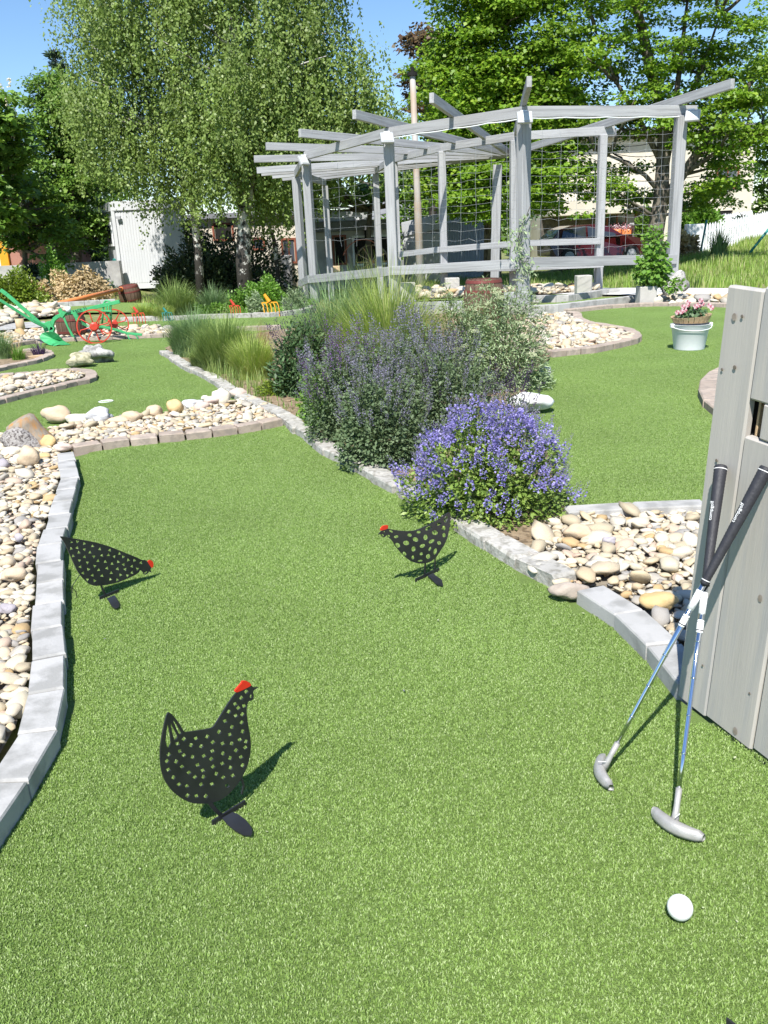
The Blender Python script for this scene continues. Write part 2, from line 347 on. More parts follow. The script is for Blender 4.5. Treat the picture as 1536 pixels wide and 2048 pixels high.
# ------------------------------------------------------------------ kerbs of separate blocks
def blockmesh(q, z0, z1, ch, rough=0.):
    c = sum((Vector((a[0], a[1], 0)) for a in q), Vector())/4
    def ins(p, k):
        d = Vector((c.x-p[0], c.y-p[1], 0)); return Vector((p[0], p[1], 0))+d.normalized()*k*1.4
    R = [(p, 0, z0) for p in q]; v = [(p[0], p[1], z0) for p in q]+[(p[0], p[1], z1-ch) for p in q]
    v += [(*ins(p, ch)[:2], z1) for p in q]
    if rough: v = [(a+random.uniform(-rough, rough), b+random.uniform(-rough, rough), z+random.uniform(-rough, rough)*(z > z0+.001)) for a, b, z in v]
    f = [[0, 3, 2, 1], [8, 9, 10, 11]]
    for k in (0, 4):
        f += [[k+i, k+(i+1) % 4, k+4+(i+1) % 4, k+4+i] for i in range(4)]
    return v, f
def resample(line, L):
    pts = [Vector((p[0], p[1], 0)) for p in line]; out = [pts[0]]; cur = pts[0]; i = 1; tgt = L
    acc = 0
    seg = []
    for a, b in zip(pts, pts[1:]): seg.append((a, b, (b-a).length))
    tot = sum(s[2] for s in seg); n = max(1, round(tot/L)); st = tot/n
    out = []
    for k in range(n+1):
        d = k*st
        for a, b, l in seg:
            if d <= l+1e-6: out.append(a.lerp(b, min(1, d/l))); break
            d -= l
        else: out.append(pts[-1])
    return out
def kerb(name, label, line, width, height, side, L, m, ch=.006, jit=.004, gap=.0025, rough=0., hj=.002, group=None, cat='kerb', part='block'):
    pts = resample(line, L); n = len(pts)
    nor = []
    for i in range(n):
        d = (pts[min(i+1, n-1)]-pts[max(i-1, 0)]).normalized(); nor.append(Vector((-d.y, d.x, 0))*side)
    e = empty(name, (pts[0].x, pts[0].y, 0), label, cat, group)
    for i in range(n-1):
        a, b = pts[i], pts[i+1]; d = (b-a).normalized()
        nn = Vector((-d.y, d.x, 0))*side; off = nn*random.uniform(-jit, jit)
        na = (nor[i]*.85+nn*.15).normalized(); nb = (nor[i+1]*.85+nn*.15).normalized()
        q = [a+d*gap+off, b-d*gap+off+nn*random.uniform(-jit, jit)*.5, b-d*gap+nb*width+off, a+d*gap+na*width+off]
        z1 = height+random.uniform(-hj, hj)
        v, f = blockmesh([(p.x, p.y) for p in q], -.05, z1, ch, rough)
        link(part, pymesh(part, v, f), m, e)
    return e
# --- ground
xs = list(np.concatenate([[-600, -200, -80, -45], np.arange(-30, 46, 1.), [60, 100, 250, 600]]))
ys = list(np.concatenate([[-300, -60, -20], np.arange(-6, 70, 1.), [90, 140, 300, 900]]))
v = [(x, y, T(x, y)-.03) for y in ys for x in xs]; nx = len(xs)
f = [[j*nx+i, j*nx+i+1, (j+1)*nx+i+1, (j+1)*nx+i] for j in range(len(ys)-1) for i in range(nx-1)]
tag(link('ground', pymesh('ground', v, f, True), M['ground']), kind='structure')

# --- kerb lines (pixel traces dropped on the ground at the block tops or feet)
k1 = PL([(-150, 1850), (0, 1630), (44, 1569), (110, 1459), (115, 1443), (129, 1360), (129, 1288), (124, 1248), (124, 1147), (124, 1084), (135, 1045), (147, 993), (160, 951), (154, 932), (145, 903)], .055)
kerb('stone_kerb', 'smooth pale grey slab kerb curving along the pebble bed at the left', k1, .088, .055, 1, .20, M['kerb'], .005, .006, .0028, cat='kerb')
k2 = PL([(149, 910), (183, 905), (240, 896), (292, 890), (349, 885), (400, 879), (450, 874), (495, 867), (541, 859), (569, 853)])
kerb('stone_kerb', 'low brownish block edging in front of the stone strip, rough blocks with dark gaps', k2, .10, .05, 1, .165, M['tan'], .006, .006, .006, rough=.002, cat='kerb')
k3 = PL([(320, 709), (366, 740), (412, 760), (450, 788), (495, 812), (534, 830), (570, 853), (600, 877), (643, 910), (671, 922), (707, 943), (749, 968), (791, 990), (837, 1017), (879, 1043), (921, 1070), (960, 1096), (1040, 1143), (1108, 1180)])
kerb('stone_kerb', 'long light rough stone kerb running diagonally along the flower bed', k3, .10, .045, 1, .21, M['kerbr'], .008, .008, .003, rough=.004, cat='kerb')
k4 = PL([(1153, 1207), (1222, 1251), (1266, 1296), (1284, 1312), (1324, 1366), (1353, 1401)])
kerb('stone_kerb', 'short grey slab kerb beside the leaning putters and board wall', k4, .095, .05, 1, .235, M['kerb'], .005, .004, .0028, cat='kerb')
k5 = PL([(1136, 1046), (1227, 1040), (1330, 1035), (1430, 1032), (1560, 1030)])
kerb('stone_kerb', 'grey concrete slab kerb between the right green and the pebbles', k5, .08, .045, 1, .245, M['kerb'], .006, .003, .002, cat='kerb')
k6 = PL([(-60, 828), (0, 811), (62, 794), (121, 781), (152, 773), (179, 768), (192, 764), (196, 757), (193, 751), (182, 747), (150, 745), (125, 746), (62, 752), (0, 757), (-60, 762)])
kerb('stone_kerb', 'reddish block edging around the pebble tongue at the left, below the two rocks', k6, .10, .045, 1, .135, M['tan'], .006, .005, .004, rough=.002, cat='kerb')
k7 = PL([(-40, 754), (0, 744), (31, 737), (81, 727), (104, 718), (110, 713), (106, 709), (92, 705), (60, 704)])
kerb('stone_kerb', 'small reddish block edging around the reed bed at the left', k7, .10, .045, 1, .135, M['tan'], .006, .005, .004, rough=.002, cat='kerb')
k8 = PL([(0, 702), (25, 696), (51, 691), (79, 687), (129, 684), (180, 682), (230, 680), (292, 677), (352, 675)])
kerb('stone_kerb', 'brownish block edging behind the green plough', k8, .10, .05, 1, .16, M['tan'], .006, .005, .004, rough=.002, cat='kerb')
k9 = PL([(242, 644), (300, 643), (364, 641), (430, 638), (500, 636), (547, 635), (583, 631), (614, 627), (632, 618)])
kerb('stone_kerb', 'pale kerb in front of the grass clumps and hand forks', k9, .12, .07, 1, .3, M['kerbr'], .008, .01, .003, rough=.004, cat='kerb')
k10 = PL([(470, 664), (520, 662), (562, 660)])
kerb('stone_kerb', 'short brown kerb half hidden behind the dark sage bush', k10, .12, .06, 1, .25, M['tan'], .008, .01, .003, cat='kerb')
k11 = PL([(1106, 716), (1150, 711), (1192, 707), (1249, 695), (1275, 689), (1284, 683), (1283, 678), (1267, 668), (1219, 658), (1186, 654), (1168, 646), (1163, 640), (1163, 634), (1150, 631)])
kerb('stone_kerb', 'tan block edging around the pointed pebble island by the yarrow', k11, .11, .06, 1, .15, M['tan'], .006, .005, .003, rough=.002, cat='kerb')
k12 = PL([(1140, 627), (1157, 625), (1219, 618), (1287, 614), (1357, 613), (1410, 614), (1451, 616), (1600, 620)])
kerb('stone_kerb', 'tan block edging at the far end of the right green', k12, .12, .055, 1, .20, M['tan'], .006, .004, .003, cat='kerb')
k13 = PL([(1070, 622), (1136, 618), (1178, 613), (1230, 607), (1284, 601)], .06)
kerb('stone_kerb', 'light grey block kerb behind the right green leading to the ivy planter', [(p.x, p.y+.25, 0) for p in k13], .10, .11, 1, .20, M['kerb'], .005, .004, .003, cat='kerb')
k14 = PL([(1060, 601), (1136, 601), (1180, 594), (1212, 588), (1240, 586)])
kerb('stone_kerb', 'grey block kerb at the foot of the pergola', k14, .10, .08, 1, .22, M['kerb'], .005, .004, .003, cat='kerb')
k15 = PL([(76, 616), (120, 614), (170, 611), (232, 607)])
kerb('stone_kerb', 'far grey kerb under the orange pipe', k15, .14, .09, 1, .3, M['kerb'], .006, .006, .004, cat='kerb')
k16 = PL([(800, 634), (860, 631), (930, 629), (1000, 627), (1062, 622)])
kerb('stone_kerb', 'low pale kerb behind the tall ornamental grass', k16, .12, .08, 1, .3, M['kerbr'], .006, .006, .004, cat='kerb')

# --- turf sheets
T1 = PL([(60, 1560), (122, 1440), (128, 1300), (124, 1147), (138, 1040), (160, 960), (145, 915)])+PL([(240, 892), (400, 876), (569, 850), (670, 925), (837, 1017), (960, 1096), (1108, 1180), (1160, 1205), (1222, 1248), (1284, 1310), (1353, 1395)])+[Vector((.80, 1.57, 0)), Vector((1.05, .9, 0)), Vector((1.1, -.6, 0)), Vector((-1.9, -.6, 0)), Vector((-1.4, .5, 0)), P(-150, 1850)]
T3 = PL([(-250, 905), (-250, 700), (0, 701), (79, 686), (230, 679), (352, 674), (420, 672), (560, 680)])+PL([(420, 765), (470, 800), (520, 822), (420, 840), (300, 850), (120, 862), (0, 880)])
T2 = PL([(1020, 1020), (1700, 1015), (1700, 615), (1451, 614), (1287, 612), (1157, 623), (1100, 640), (1040, 700), (1000, 800), (1000, 900)])
T4 = PL([(200, 659), (242, 643), (364, 640), (500, 635), (620, 626), (760, 640), (760, 668), (200, 668)])
T5 = PL([(76, 625), (80, 612), (232, 605), (300, 606), (300, 625)])
T6 = PL([(1060, 610), (1136, 604), (1200, 596), (1290, 591), (1290, 604), (1180, 616), (1060, 622)])
T7 = PL([(780, 612), (860, 600), (1000, 599), (1180, 594), (1180, 585), (1000, 586), (780, 590)])
turf = []
for t in (T1, T3, T2, T4, T6, T7):
    turf.append(sheet('putting_green', t, 0., M['turf']))
turf.append(sheet('putting_green', T5, .0, M['turf']))
def inpoly(x, y, poly):
    c = np.zeros(np.shape(x), bool); n = len(poly)
    for i in range(n):
        x1, y1 = poly[i][0], poly[i][1]; x2, y2 = poly[i-1][0], poly[i-1][1]
        k = ((y1 > y) != (y2 > y)); xx = (x2-x1)*(y-y1)/((y2-y1) if y2 != y1 else 1e-9)+x1
        c ^= k & (x < xx)
    return c
# --- turf pile: small tufted patches instanced over the greens
PS = .125
def patch(seed):
    r = np.random.default_rng(seed); n = 3000
    b = np.c_[r.uniform(-PS/2-.004, PS/2+.004, (n, 2)), np.zeros(n)]
    a = r.uniform(0, 2*np.pi, n); s = np.c_[np.cos(a), np.sin(a), np.zeros(n)]
    le = r.uniform(.004, .0068, n); w = r.uniform(.00065, .0011, n)
    a2 = r.uniform(0, 2*np.pi, n); ln = r.uniform(.2, 1.2, n)
    tip = b+np.c_[np.cos(a2)*ln, np.sin(a2)*ln, np.ones(n)]*(le/np.sqrt(1+ln**2))[:, None]
    mid = b+np.c_[np.cos(a2)*ln*.3, np.sin(a2)*ln*.3, np.full(n, .62)]*(le/np.sqrt(1+ln**2))[:, None]
    V_ = np.stack([b-s*w[:, None], b+s*w[:, None], mid+s*w[:, None], tip, mid-s*w[:, None]], 1).reshape(-1, 3)
    i = np.arange(n)[:, None]*5
    F = np.r_[i+[0, 1, 2], i+[0, 2, 4], i+[4, 2, 3]]
    me = npmesh('turf_patch', V_, F); me.materials.append(M['blade']); return bpy.data.objects.new('turf_patch', me)
pc = bpy.data.collections.new('turf_patches')
for s in range(4): pc.objects.link(patch(s))
gx, gy = np.meshgrid(np.arange(-9, 9, PS), np.arange(.3, 15.5, PS)); gx = gx.ravel(); gy = gy.ravel()
ok = np.zeros(gx.shape, bool)
for t in (T1, T3, T2, T4, T6): ok |= inpoly(gx, gy, t)
vis = np.abs(gx) < .32+.50*gy; ok &= vis
gx, gy = gx[ok], gy[ok]
pm = bpy.data.meshes.new('turf_pile'); pm.vertices.add(len(gx)); pm.vertices.foreach_set('co', np.c_[gx, gy, np.full(len(gx), .0005)].astype(np.float32).ravel())
pile = bpy.data.objects.new('turf_pile', pm); COL.objects.link(pile); pm.materials.append(M['blade'])
tag(pile, 'short green synthetic grass fibres of the putting greens', 'artificial grass', kind='stuff')
ng = bpy.data.node_groups.new('pile', 'GeometryNodeTree')
ng.interface.new_socket('Geometry', in_out='INPUT', socket_type='NodeSocketGeometry'); ng.interface.new_socket('Geometry', in_out='OUTPUT', socket_type='NodeSocketGeometry')
gi = ng.nodes.new('NodeGroupInput'); go = ng.nodes.new('NodeGroupOutput'); ip = ng.nodes.new('GeometryNodeInstanceOnPoints')
ci = ng.nodes.new('GeometryNodeCollectionInfo'); ci.inputs['Collection'].default_value = pc; ci.inputs['Separate Children'].default_value = True; ci.inputs['Reset Children'].default_value = True
rv = ng.nodes.new('FunctionNodeRandomValue'); rv.data_type = 'INT'; rv.inputs[4].default_value = 0; rv.inputs[5].default_value = 3
r2 = ng.nodes.new('FunctionNodeRandomValue'); r2.data_type = 'INT'; r2.inputs[4].default_value = 0; r2.inputs[5].default_value = 3; r2.inputs['Seed'].default_value = 5
mm = ng.nodes.new('ShaderNodeMath'); mm.operation = 'MULTIPLY'; mm.inputs[1].default_value = math.pi/2
cx = ng.nodes.new('ShaderNodeCombineXYZ')
L_ = ng.links.new
L_(gi.outputs[0], ip.inputs['Points']); L_(ci.outputs[0], ip.inputs['Instance']); ip.inputs['Pick Instance'].default_value = True
L_(rv.outputs[2], ip.inputs['Instance Index']); L_(r2.outputs[2], mm.inputs[0]); L_(mm.outputs[0], cx.inputs[2]); L_(cx.outputs[0], ip.inputs['Rotation'])
L_(ip.outputs[0], go.inputs[0])
md = pile.modifiers.new('pile', 'NODES'); md.node_group = ng

# --- stones
from mathutils import noise as mnoise
import bmesh
def stone_mesh(seed, sub=2, fl=.55, amp=.22):
    bm = bmesh.new(); bmesh.ops.create_icosphere(bm, subdivisions=sub, radius=1)
    s = Vector((seed*3.7, seed*1.9, seed*5.1))
    for v in bm.verts:
        k = 1+amp*mnoise.noise(v.co*1.1+s)*1.5+amp*.35*mnoise.noise(v.co*2.7+s)
        v.co = v.co*k; v.co.x *= 1.15; v.co.y *= .82; v.co.z *= fl
    me = bpy.data.meshes.new('stone'); bm.to_mesh(me); bm.free(); me.polygons.foreach_set('use_smooth', [True]*len(me.polygons)); return me
SM = [stone_mesh(i, 2, .34+.045*(i % 6), .34) for i in range(14)]
for m_ in SM: m_.materials.append(M['stone'])
SL = [stone_mesh(i+20, 1, .42, .3) for i in range(6)]
SLV = [(np.array([v.co[:] for v in m_.vertices]), np.array([p.vertices[:] for p in m_.polygons])) for m_ in SL]
def rotm(yaw, tx, ty):
    return (Matrix.Rotation(yaw, 3, 'Z') @ Matrix.Rotation(tx, 3, 'X') @ Matrix.Rotation(ty, 3, 'Y'))
def pebbles(name, label_none, poly, z, size, sig=.35, maxparts=300, visonly=None, over=1.9, big=None, avoid=()):
    """bed sheet (structure) with the biggest stones as parts, the rest as one stuff part"""
    bed = sheet(name, poly, z-.012, M['gravelbase'])
    X = [p[0] for p in poly]; Y = [p[1] for p in poly]
    x0, x1, y0, y1 = min(X), max(X), min(Y), max(Y)
    area = 0
    for i in range(len(poly)): area += X[i-1]*Y[i]-X[i]*Y[i-1]
    area = abs(area)/2
    n = int(area*over/(math.pi*(size*.5)**2*.85))
    pts = []; cell = size; grid = {}
    tries = 0
    while len(pts) < n and tries < n*9:
        tries += 1
        x = random.uniform(x0, x1); y = random.uniform(y0, y1)
        if not inpoly(np.array([x]), np.array([y]), poly)[0]: continue
        r = size*.5*math.exp(random.gauss(0, sig)); r = min(r, size*1.15)
        if any((x-a)**2+(y-b)**2 < (c+r*.5)**2 for a, b, c in avoid): continue
        k = (int(x/cell), int(y/cell)); lay = 0; bad = False
        for i in (-1, 0, 1):
            for j in (-1, 0, 1):
                for (a, b, c, l) in grid.get((k[0]+i, k[1]+j), ()):
                    d = math.hypot(x-a, y-b)
                    if d < (r+c)*.48: bad = True
                    elif d < (r+c)*.80: lay = max(lay, l+1)
        if bad or lay > 1: continue
        grid.setdefault(k, []).append((x, y, r, lay)); pts.append((x, y, r, lay))
    def px(p):
        return p[2]/max(.3, math.hypot(p[0], p[1]))+(p[3]*1e-4)
    pts.sort(key=lambda p: -px(p))
    if visonly: inv = [p for p in pts if visonly(p[0], p[1])]; rest = [p for p in pts if not visonly(p[0], p[1])]
    else: inv, rest = pts, []
    parts = [p for p in inv if px(p)*2*FPX > 9][:maxparts]; sp = set(parts); rest = [p for p in pts if p not in sp]
    for (x, y, r, l) in parts:
        zz = z+r*.22+l*r*.34
        o = link('stone', SM[random.randrange(len(SM))], None, bed, Matrix.Translation((x, y, zz)) @ rotm(random.uniform(0, 6.28), random.gauss(0, .28), random.gauss(0, .28)).to_4x4() @ Matrix.Scale(r, 4))
    for _ in range(int(min(area*1400/(size/.05), 2600))):
        x = random.uniform(x0, x1); y = random.uniform(y0, y1)
        if inpoly(np.array([x]), np.array([y]), poly)[0]: rest.append((x, y, size*random.uniform(.12, .26), 0))
    if rest:
        Vs = []; Fs = []; k = 0
        for (x, y, r, l) in rest:
            v, f = SLV[random.randrange(6)]; R3 = np.array(rotm(random.uniform(0, 6.28), random.gauss(0, .25), random.gauss(0, .25)))
            Vs.append(v @ R3.T*r+np.array([x, y, z+r*.22+l*r*.34])); Fs.append(f+k); k += len(v)
        o = link('small_stones', npmesh('small_stones', np.concatenate(Vs), np.concatenate(Fs), True), M['stone'], bed); o['kind'] = 'stuff'
    return bed
def boulder(px, py, w, hgt, m, label, seed, name='boulder', yaw=0., fl=None, z=0., dep=.7, amp=.25, cat='stone', sink=.12):
    """px,py: foot of the stone in the photo, w/hgt in photo pixels"""
    p = P(px, py, z); zd = (np.array(p)-CO)@cF; rx = w/2*zd/FPX; rz = hgt/2*zd/FPX/.93
    me = stone_mesh(seed, 3, 1., amp)
    for v in me.vertices: v.co = Vector((v.co.x/1.15*rx, v.co.y/.82*rx*dep, v.co.z*rz))
    o = link(name, me, m); o.location = (p.x, p.y+rx*dep*.6, max(z, .012)+rz*(1-sink)); o.rotation_euler = (0, 0, yaw)
    return tag(o, label, cat)
def colstone(name, c1, c2, **k): return mat(name, c1, c2, 14, .75, .35, 60, **k)
M['st_tan'] = colstone('tan sandstone', (.50, .38, .25), (.58, .47, .34)); M['st_cream'] = colstone('cream stone', (.60, .55, .43), (.68, .63, .52))
M['st_ochre'] = colstone('ochre stone', (.50, .34, .14), (.58, .44, .24)); M['st_grey'] = colstone('blue grey stone', (.42, .42, .43), (.66, .66, .67))
M['st_pink'] = colstone('pinkish stone', (.50, .38, .32), (.58, .48, .42)); M['st_brown'] = colstone('brown grey stone', (.33, .27, .22), (.42, .36, .30))
M['st_purple'] = colstone('purple grey stone', (.30, .27, .29), (.40, .37, .39))
stump_xy = P(68, 893)
B = []
def bd(*a, **k):
    o = boulder(*a, **k); p_ = P(a[0], a[1]); zd = (np.array(p_)-CO)@cF; B.append((o.location.x, o.location.y, a[2]/2*zd/FPX*.72)); return o
bl = 'along the far edge of the stone strip'
bd(112, 850, 52, 34, M['st_tan'], 'flat tan stone just right of the log stump, touching the green', 1)
bd(155, 850, 46, 18, M['st_cream'], 'smooth pale yellowish oval stone left of the white marbled stone', 2)
bd(198, 850, 50, 27, M['st_grey'], 'white angular stone with grey veins on the stone strip', 3, amp=.4)
bd(236, 853, 40, 14, M['st_tan'], 'flat tan stone just right of the white marbled stone', 4)
bd(264, 849, 42, 22, M['st_tan'], 'slanted tan slab stone left of the round tan stone', 5, yaw=.3)
bd(309, 840, 34, 25, M['st_tan'], 'round pale tan stone left of the upright ochre stone', 6, dep=.9)
bd(350, 835, 33, 31, M['st_ochre'], 'upright rounded ochre stone in the middle of the strip', 7, dep=.9)
bd(383, 821, 42, 17, M['st_grey'], 'bluish white stone right of the ochre stone', 8, amp=.35)
bd(405, 826, 30, 19, M['st_pink'], 'small pinkish stone in front of the bluish white stone', 9)
bd(424, 815, 36, 18, M['st_pink'], 'greyish flat stone leaning on the big cream stone', 10, yaw=.4)
bd(412, 808, 18, 14, M['st_cream'], 'little pale stone peeking out behind the greyish flat stone', 31)
bd(444, 813, 34, 31, M['st_cream'], 'tallest cream stone near the diagonal kerb', 11, dep=.9)
bd(476, 799, 40, 17, M['st_pink'], 'flat brownish stone lying against the diagonal kerb', 12)
bd(57, 936, 44, 40, M['st_tan'], 'big brown tan stone in front of the log stump', 13, dep=.8, z=.02)
bd(22, 914, 46, 18, M['st_cream'], 'long olive cream stone left of the big tan stone', 14, z=.02)
bd(2, 944, 30, 26, M['st_purple'], 'purple grey stone cut by the left picture edge', 15, z=.02)
bd(122, 903, 36, 14, M['st_pink'], 'flat grey pink stone filling the corner between the two kerbs', 34, z=.02)
bd(90, 907, 28, 10, M['st_cream'], 'small flat cream stone between log stump and slab kerb', 16, z=.03)
bd(89, 922, 28, 15, M['st_ochre'], 'ochre stone wedged between the big tan stone and the slab kerb', 17, z=.02)
bd(98, 898, 26, 26, M['st_ochre'], 'pointed yellowish stone at the right foot of the log stump', 18, z=.02, amp=.45)
bd(36, 930, 26, 20, M['st_cream'], 'white stone tucked behind the big tan stone', 32, z=.02)
bd(1140, 1207, 74, 34, M['st_brown'], 'brown grey stone at the gap between diagonal kerb and short slab kerb', 19, dep=.6)
bd(1322, 1222, 78, 34, M['st_ochre'], 'large ochre stone half in the shade of the board wall', 20, z=.03)
bd(1160, 1077, 60, 24, M['st_tan'], 'broad orange tan stone below the speedwell bush', 21, z=.02, yaw=-.3)
bd(1220, 1090, 30, 16, M['st_purple'], 'grey rounded stone in the right pebble bed', 22, z=.03)
bd(14, 1228, 36, 20, M['st_purple'], 'dark grey stone lying on the left pebbles', 23, z=.03)
bd(38, 1084, 18, 16, M['st_purple'], 'small dark grey cube shaped stone on the left pebbles', 24, z=.04)
bd(28, 1165, 50, 26, M['st_tan'], 'long tan stone on the left pebbles', 33, z=.03, yaw=.4)
boulder(160, 736, 62, 25, M['rocky'], 'flat yellow grey rock lying on the left green', 25, 'rock', cat='rock', amp=.45, dep=.55)
boulder(192, 727, 66, 36, M['rock'], 'taller grey angular rock behind the yellow one on the left green', 27, 'rock', cat='rock', amp=.5, dep=.5, yaw=-.2)
boulder(1062, 830, 92, 36, M['marble'], 'white marble lump at the bed edge under the yarrow', 28, 'rock', cat='rock', amp=.3, dep=.9)
boulder(1090, 762, 26, 26, M['marble'], 'smaller white marble lump beside the yarrow stems', 29, 'rock', cat='rock', amp=.3)
boulder(1352, 601, 44, 50, M['rock'], 'craggy grey rock under the rightmost pergola post beside the ivy', 30, 'rock', cat='rock', amp=.55)
for i, (a, b, w, hh) in enumerate(((1318, 611, 18, 16), (1345, 613, 14, 10), (1360, 611, 16, 11), (1382, 612, 22, 12))):
    boulder(a, b, w, hh, M['st_cream'], ['round stone touching the ivy planter', 'small pale stone in front of the craggy rock', 'pale stone right of the craggy rock', 'broad pale stone farthest right of the ivy planter'][i], 40+i)
PB1 = [P(*q) for q in ((0, 1540), (-60, 1640), (-260, 1700), (-420, 1000), (-200, 905), (-120, 893), (0, 880), (100, 872), (140, 892), (118, 905), (122, 950), (100, 1020), (78, 1084), (64, 1155), (60, 1250), (52, 1375), (34, 1459), (0, 1520))]
av = [(a, b, r) for a, b, r in B]+[(stump_xy.x, stump_xy.y+.08, .13)]
pebbles('pebble_bed', None, PB1, .025, .040, .36, 300, lambda x, y: proj((x, y, .03))[0] > -5, 3.0, avoid=av)
PB2 = [P(*q) for q in ((150, 897), (290, 878), (430, 866), (560, 843), (500, 803), (440, 812), (300, 838), (200, 850), (100, 862), (100, 880))]
pebbles('pebble_bed', None, PB2, .018, .042, .34, 300, None, 3.0, avoid=av)
PB3 = [P(*q) for q in ((1110, 1175), (1020, 1120), (1075, 1100), (1090, 1060), (1136, 1042), (1330, 1031), (1600, 1028), (1700, 1300), (1360, 1375), (1342, 1275), (1271, 1216), (1204, 1171), (1154, 1176))]
pebbles('pebble_bed', None, PB3, .012, .048, .38, 300, lambda x, y: proj((x, y, .03))[0] < 1420, 3.0, avoid=av)
PB4 = [P(*q) for q in ((-200, 835), (-60, 816), (0, 798), (120, 770), (176, 756), (180, 751), (125, 750), (0, 761), (-60, 766), (-200, 780))]
pebbles('pebble_bed', None, PB4, .02, .055, .4, 200, None, 2.6)
PB7 = [P(*q) for q in ((-200, 790), (-40, 752), (0, 741), (80, 722), (98, 714), (90, 708), (60, 706), (-60, 706), (-200, 720))]
sheet('soil_bed', PB7, .02, M['soil'])
PB5 = [P(*q) for q in ((-200, 710), (0, 698), (80, 685), (230, 678), (352, 673), (352, 661), (260, 660), (120, 664), (60, 668), (0, 672), (-200, 680))]
pebbles('pebble_bed', None, PB5, .03, .085, .4, 160, None, 2.4)
PB6 = [P(*q) for q in ((1100, 712), (1190, 700), (1262, 686), (1268, 680), (1215, 664), (1170, 656), (1140, 640), (1120, 632), (1060, 640), (1000, 690), (1040, 720))]
pebbles('pebble_bed', None, PB6, .035, .062, .4, 300, None, 2.8)
PB8 = [P(*q) for q in ((1290, 610), (1360, 608), (1440, 611), (1600, 615), (1600, 603), (1440, 600), (1300, 598))]
pebbles('pebble_bed', None, PB8, .03, .12, .4, 100, None, 2.0)
PB9 = [P(*q) for q in ((0, 655), (40, 640), (130, 632), (130, 622), (70, 612), (40, 618), (0, 632), (-80, 640), (-80, 660))]
pebbles('pebble_bed', None, PB9, .03, .16, .4, 100, None, 2.0)
PB10 = [P(*q) for q in ((820, 600), (880, 598), (1100, 590), (1200, 580), (1100, 578), (830, 584))]
pebbles('pebble_bed', None, PB10, .03, .14, .4, 100, None, 2.0)
# soil of the flower bed
FB = [P(*q) for q in ((330, 700), (412, 752), (495, 802), (570, 841), (642, 897), (707, 930), (788, 981), (879, 1032), (947, 1078), (1040, 1125), (1080, 1105), (1100, 1060), (1136, 1042), (1130, 1010), (1090, 900), (1040, 810), (1060, 760), (1100, 720), (1090, 690), (1060, 640), (980, 625), (800, 632), (640, 650), (500, 672), (380, 676))]
sheet('soil_bed', FB, .022, M['soil'])
# clods on the soil
cl = []
for i in range(420):
    q = (random.uniform(400, 1100), random.uniform(690, 1100)); p = P(*q)
    if inpoly(np.array([p.x]), np.array([p.y]), FB)[0]: cl.append((p.x, p.y, random.uniform(.006, .02)))
Vs, Fs, k = [], [], 0
for x, y, r in cl:
    v, f = SLV[random.randrange(6)]; Vs.append(v*r+np.array([x, y, .024+r*.2])); Fs.append(f+k); k += len(v)
tag(link('soil_clods', npmesh('soil_clods', np.concatenate(Vs), np.concatenate(Fs), True), M['soil']), 'dry brown clods on the flower bed soil', 'soil', kind='stuff')
sheet('path', [P(*q) for q in ((1100, 589), (1290, 590), (1400, 590), (1700, 596), (1700, 579), (1300, 576), (1130, 577))], .006, M['path'])
sheet('path', [P(*q) for q in ((-250, 672), (0, 668), (60, 664), (80, 655), (330, 648), (330, 655), (200, 661), (0, 672), (-250, 690), )][:0] or [P(*q) for q in ((-250, 668), (0, 662), (90, 655), (90, 644), (0, 648), (-250, 655))], .012, M['kerb'])
# curved paved border on the right green, its bed mostly hidden by the board wall
kd = PL([(1500, 728), (1450, 740), (1424, 751), (1403, 767), (1395, 784), (1397, 802), (1408, 820), (1421, 833), (1450, 852), (1500, 872)])
kerb('stone_kerb', 'curved border of wide tan pavers on the right green, half hidden by the board wall', kd, .42, .055, 1, .42, M['tan'], .008, .004, .004, cat='kerb')
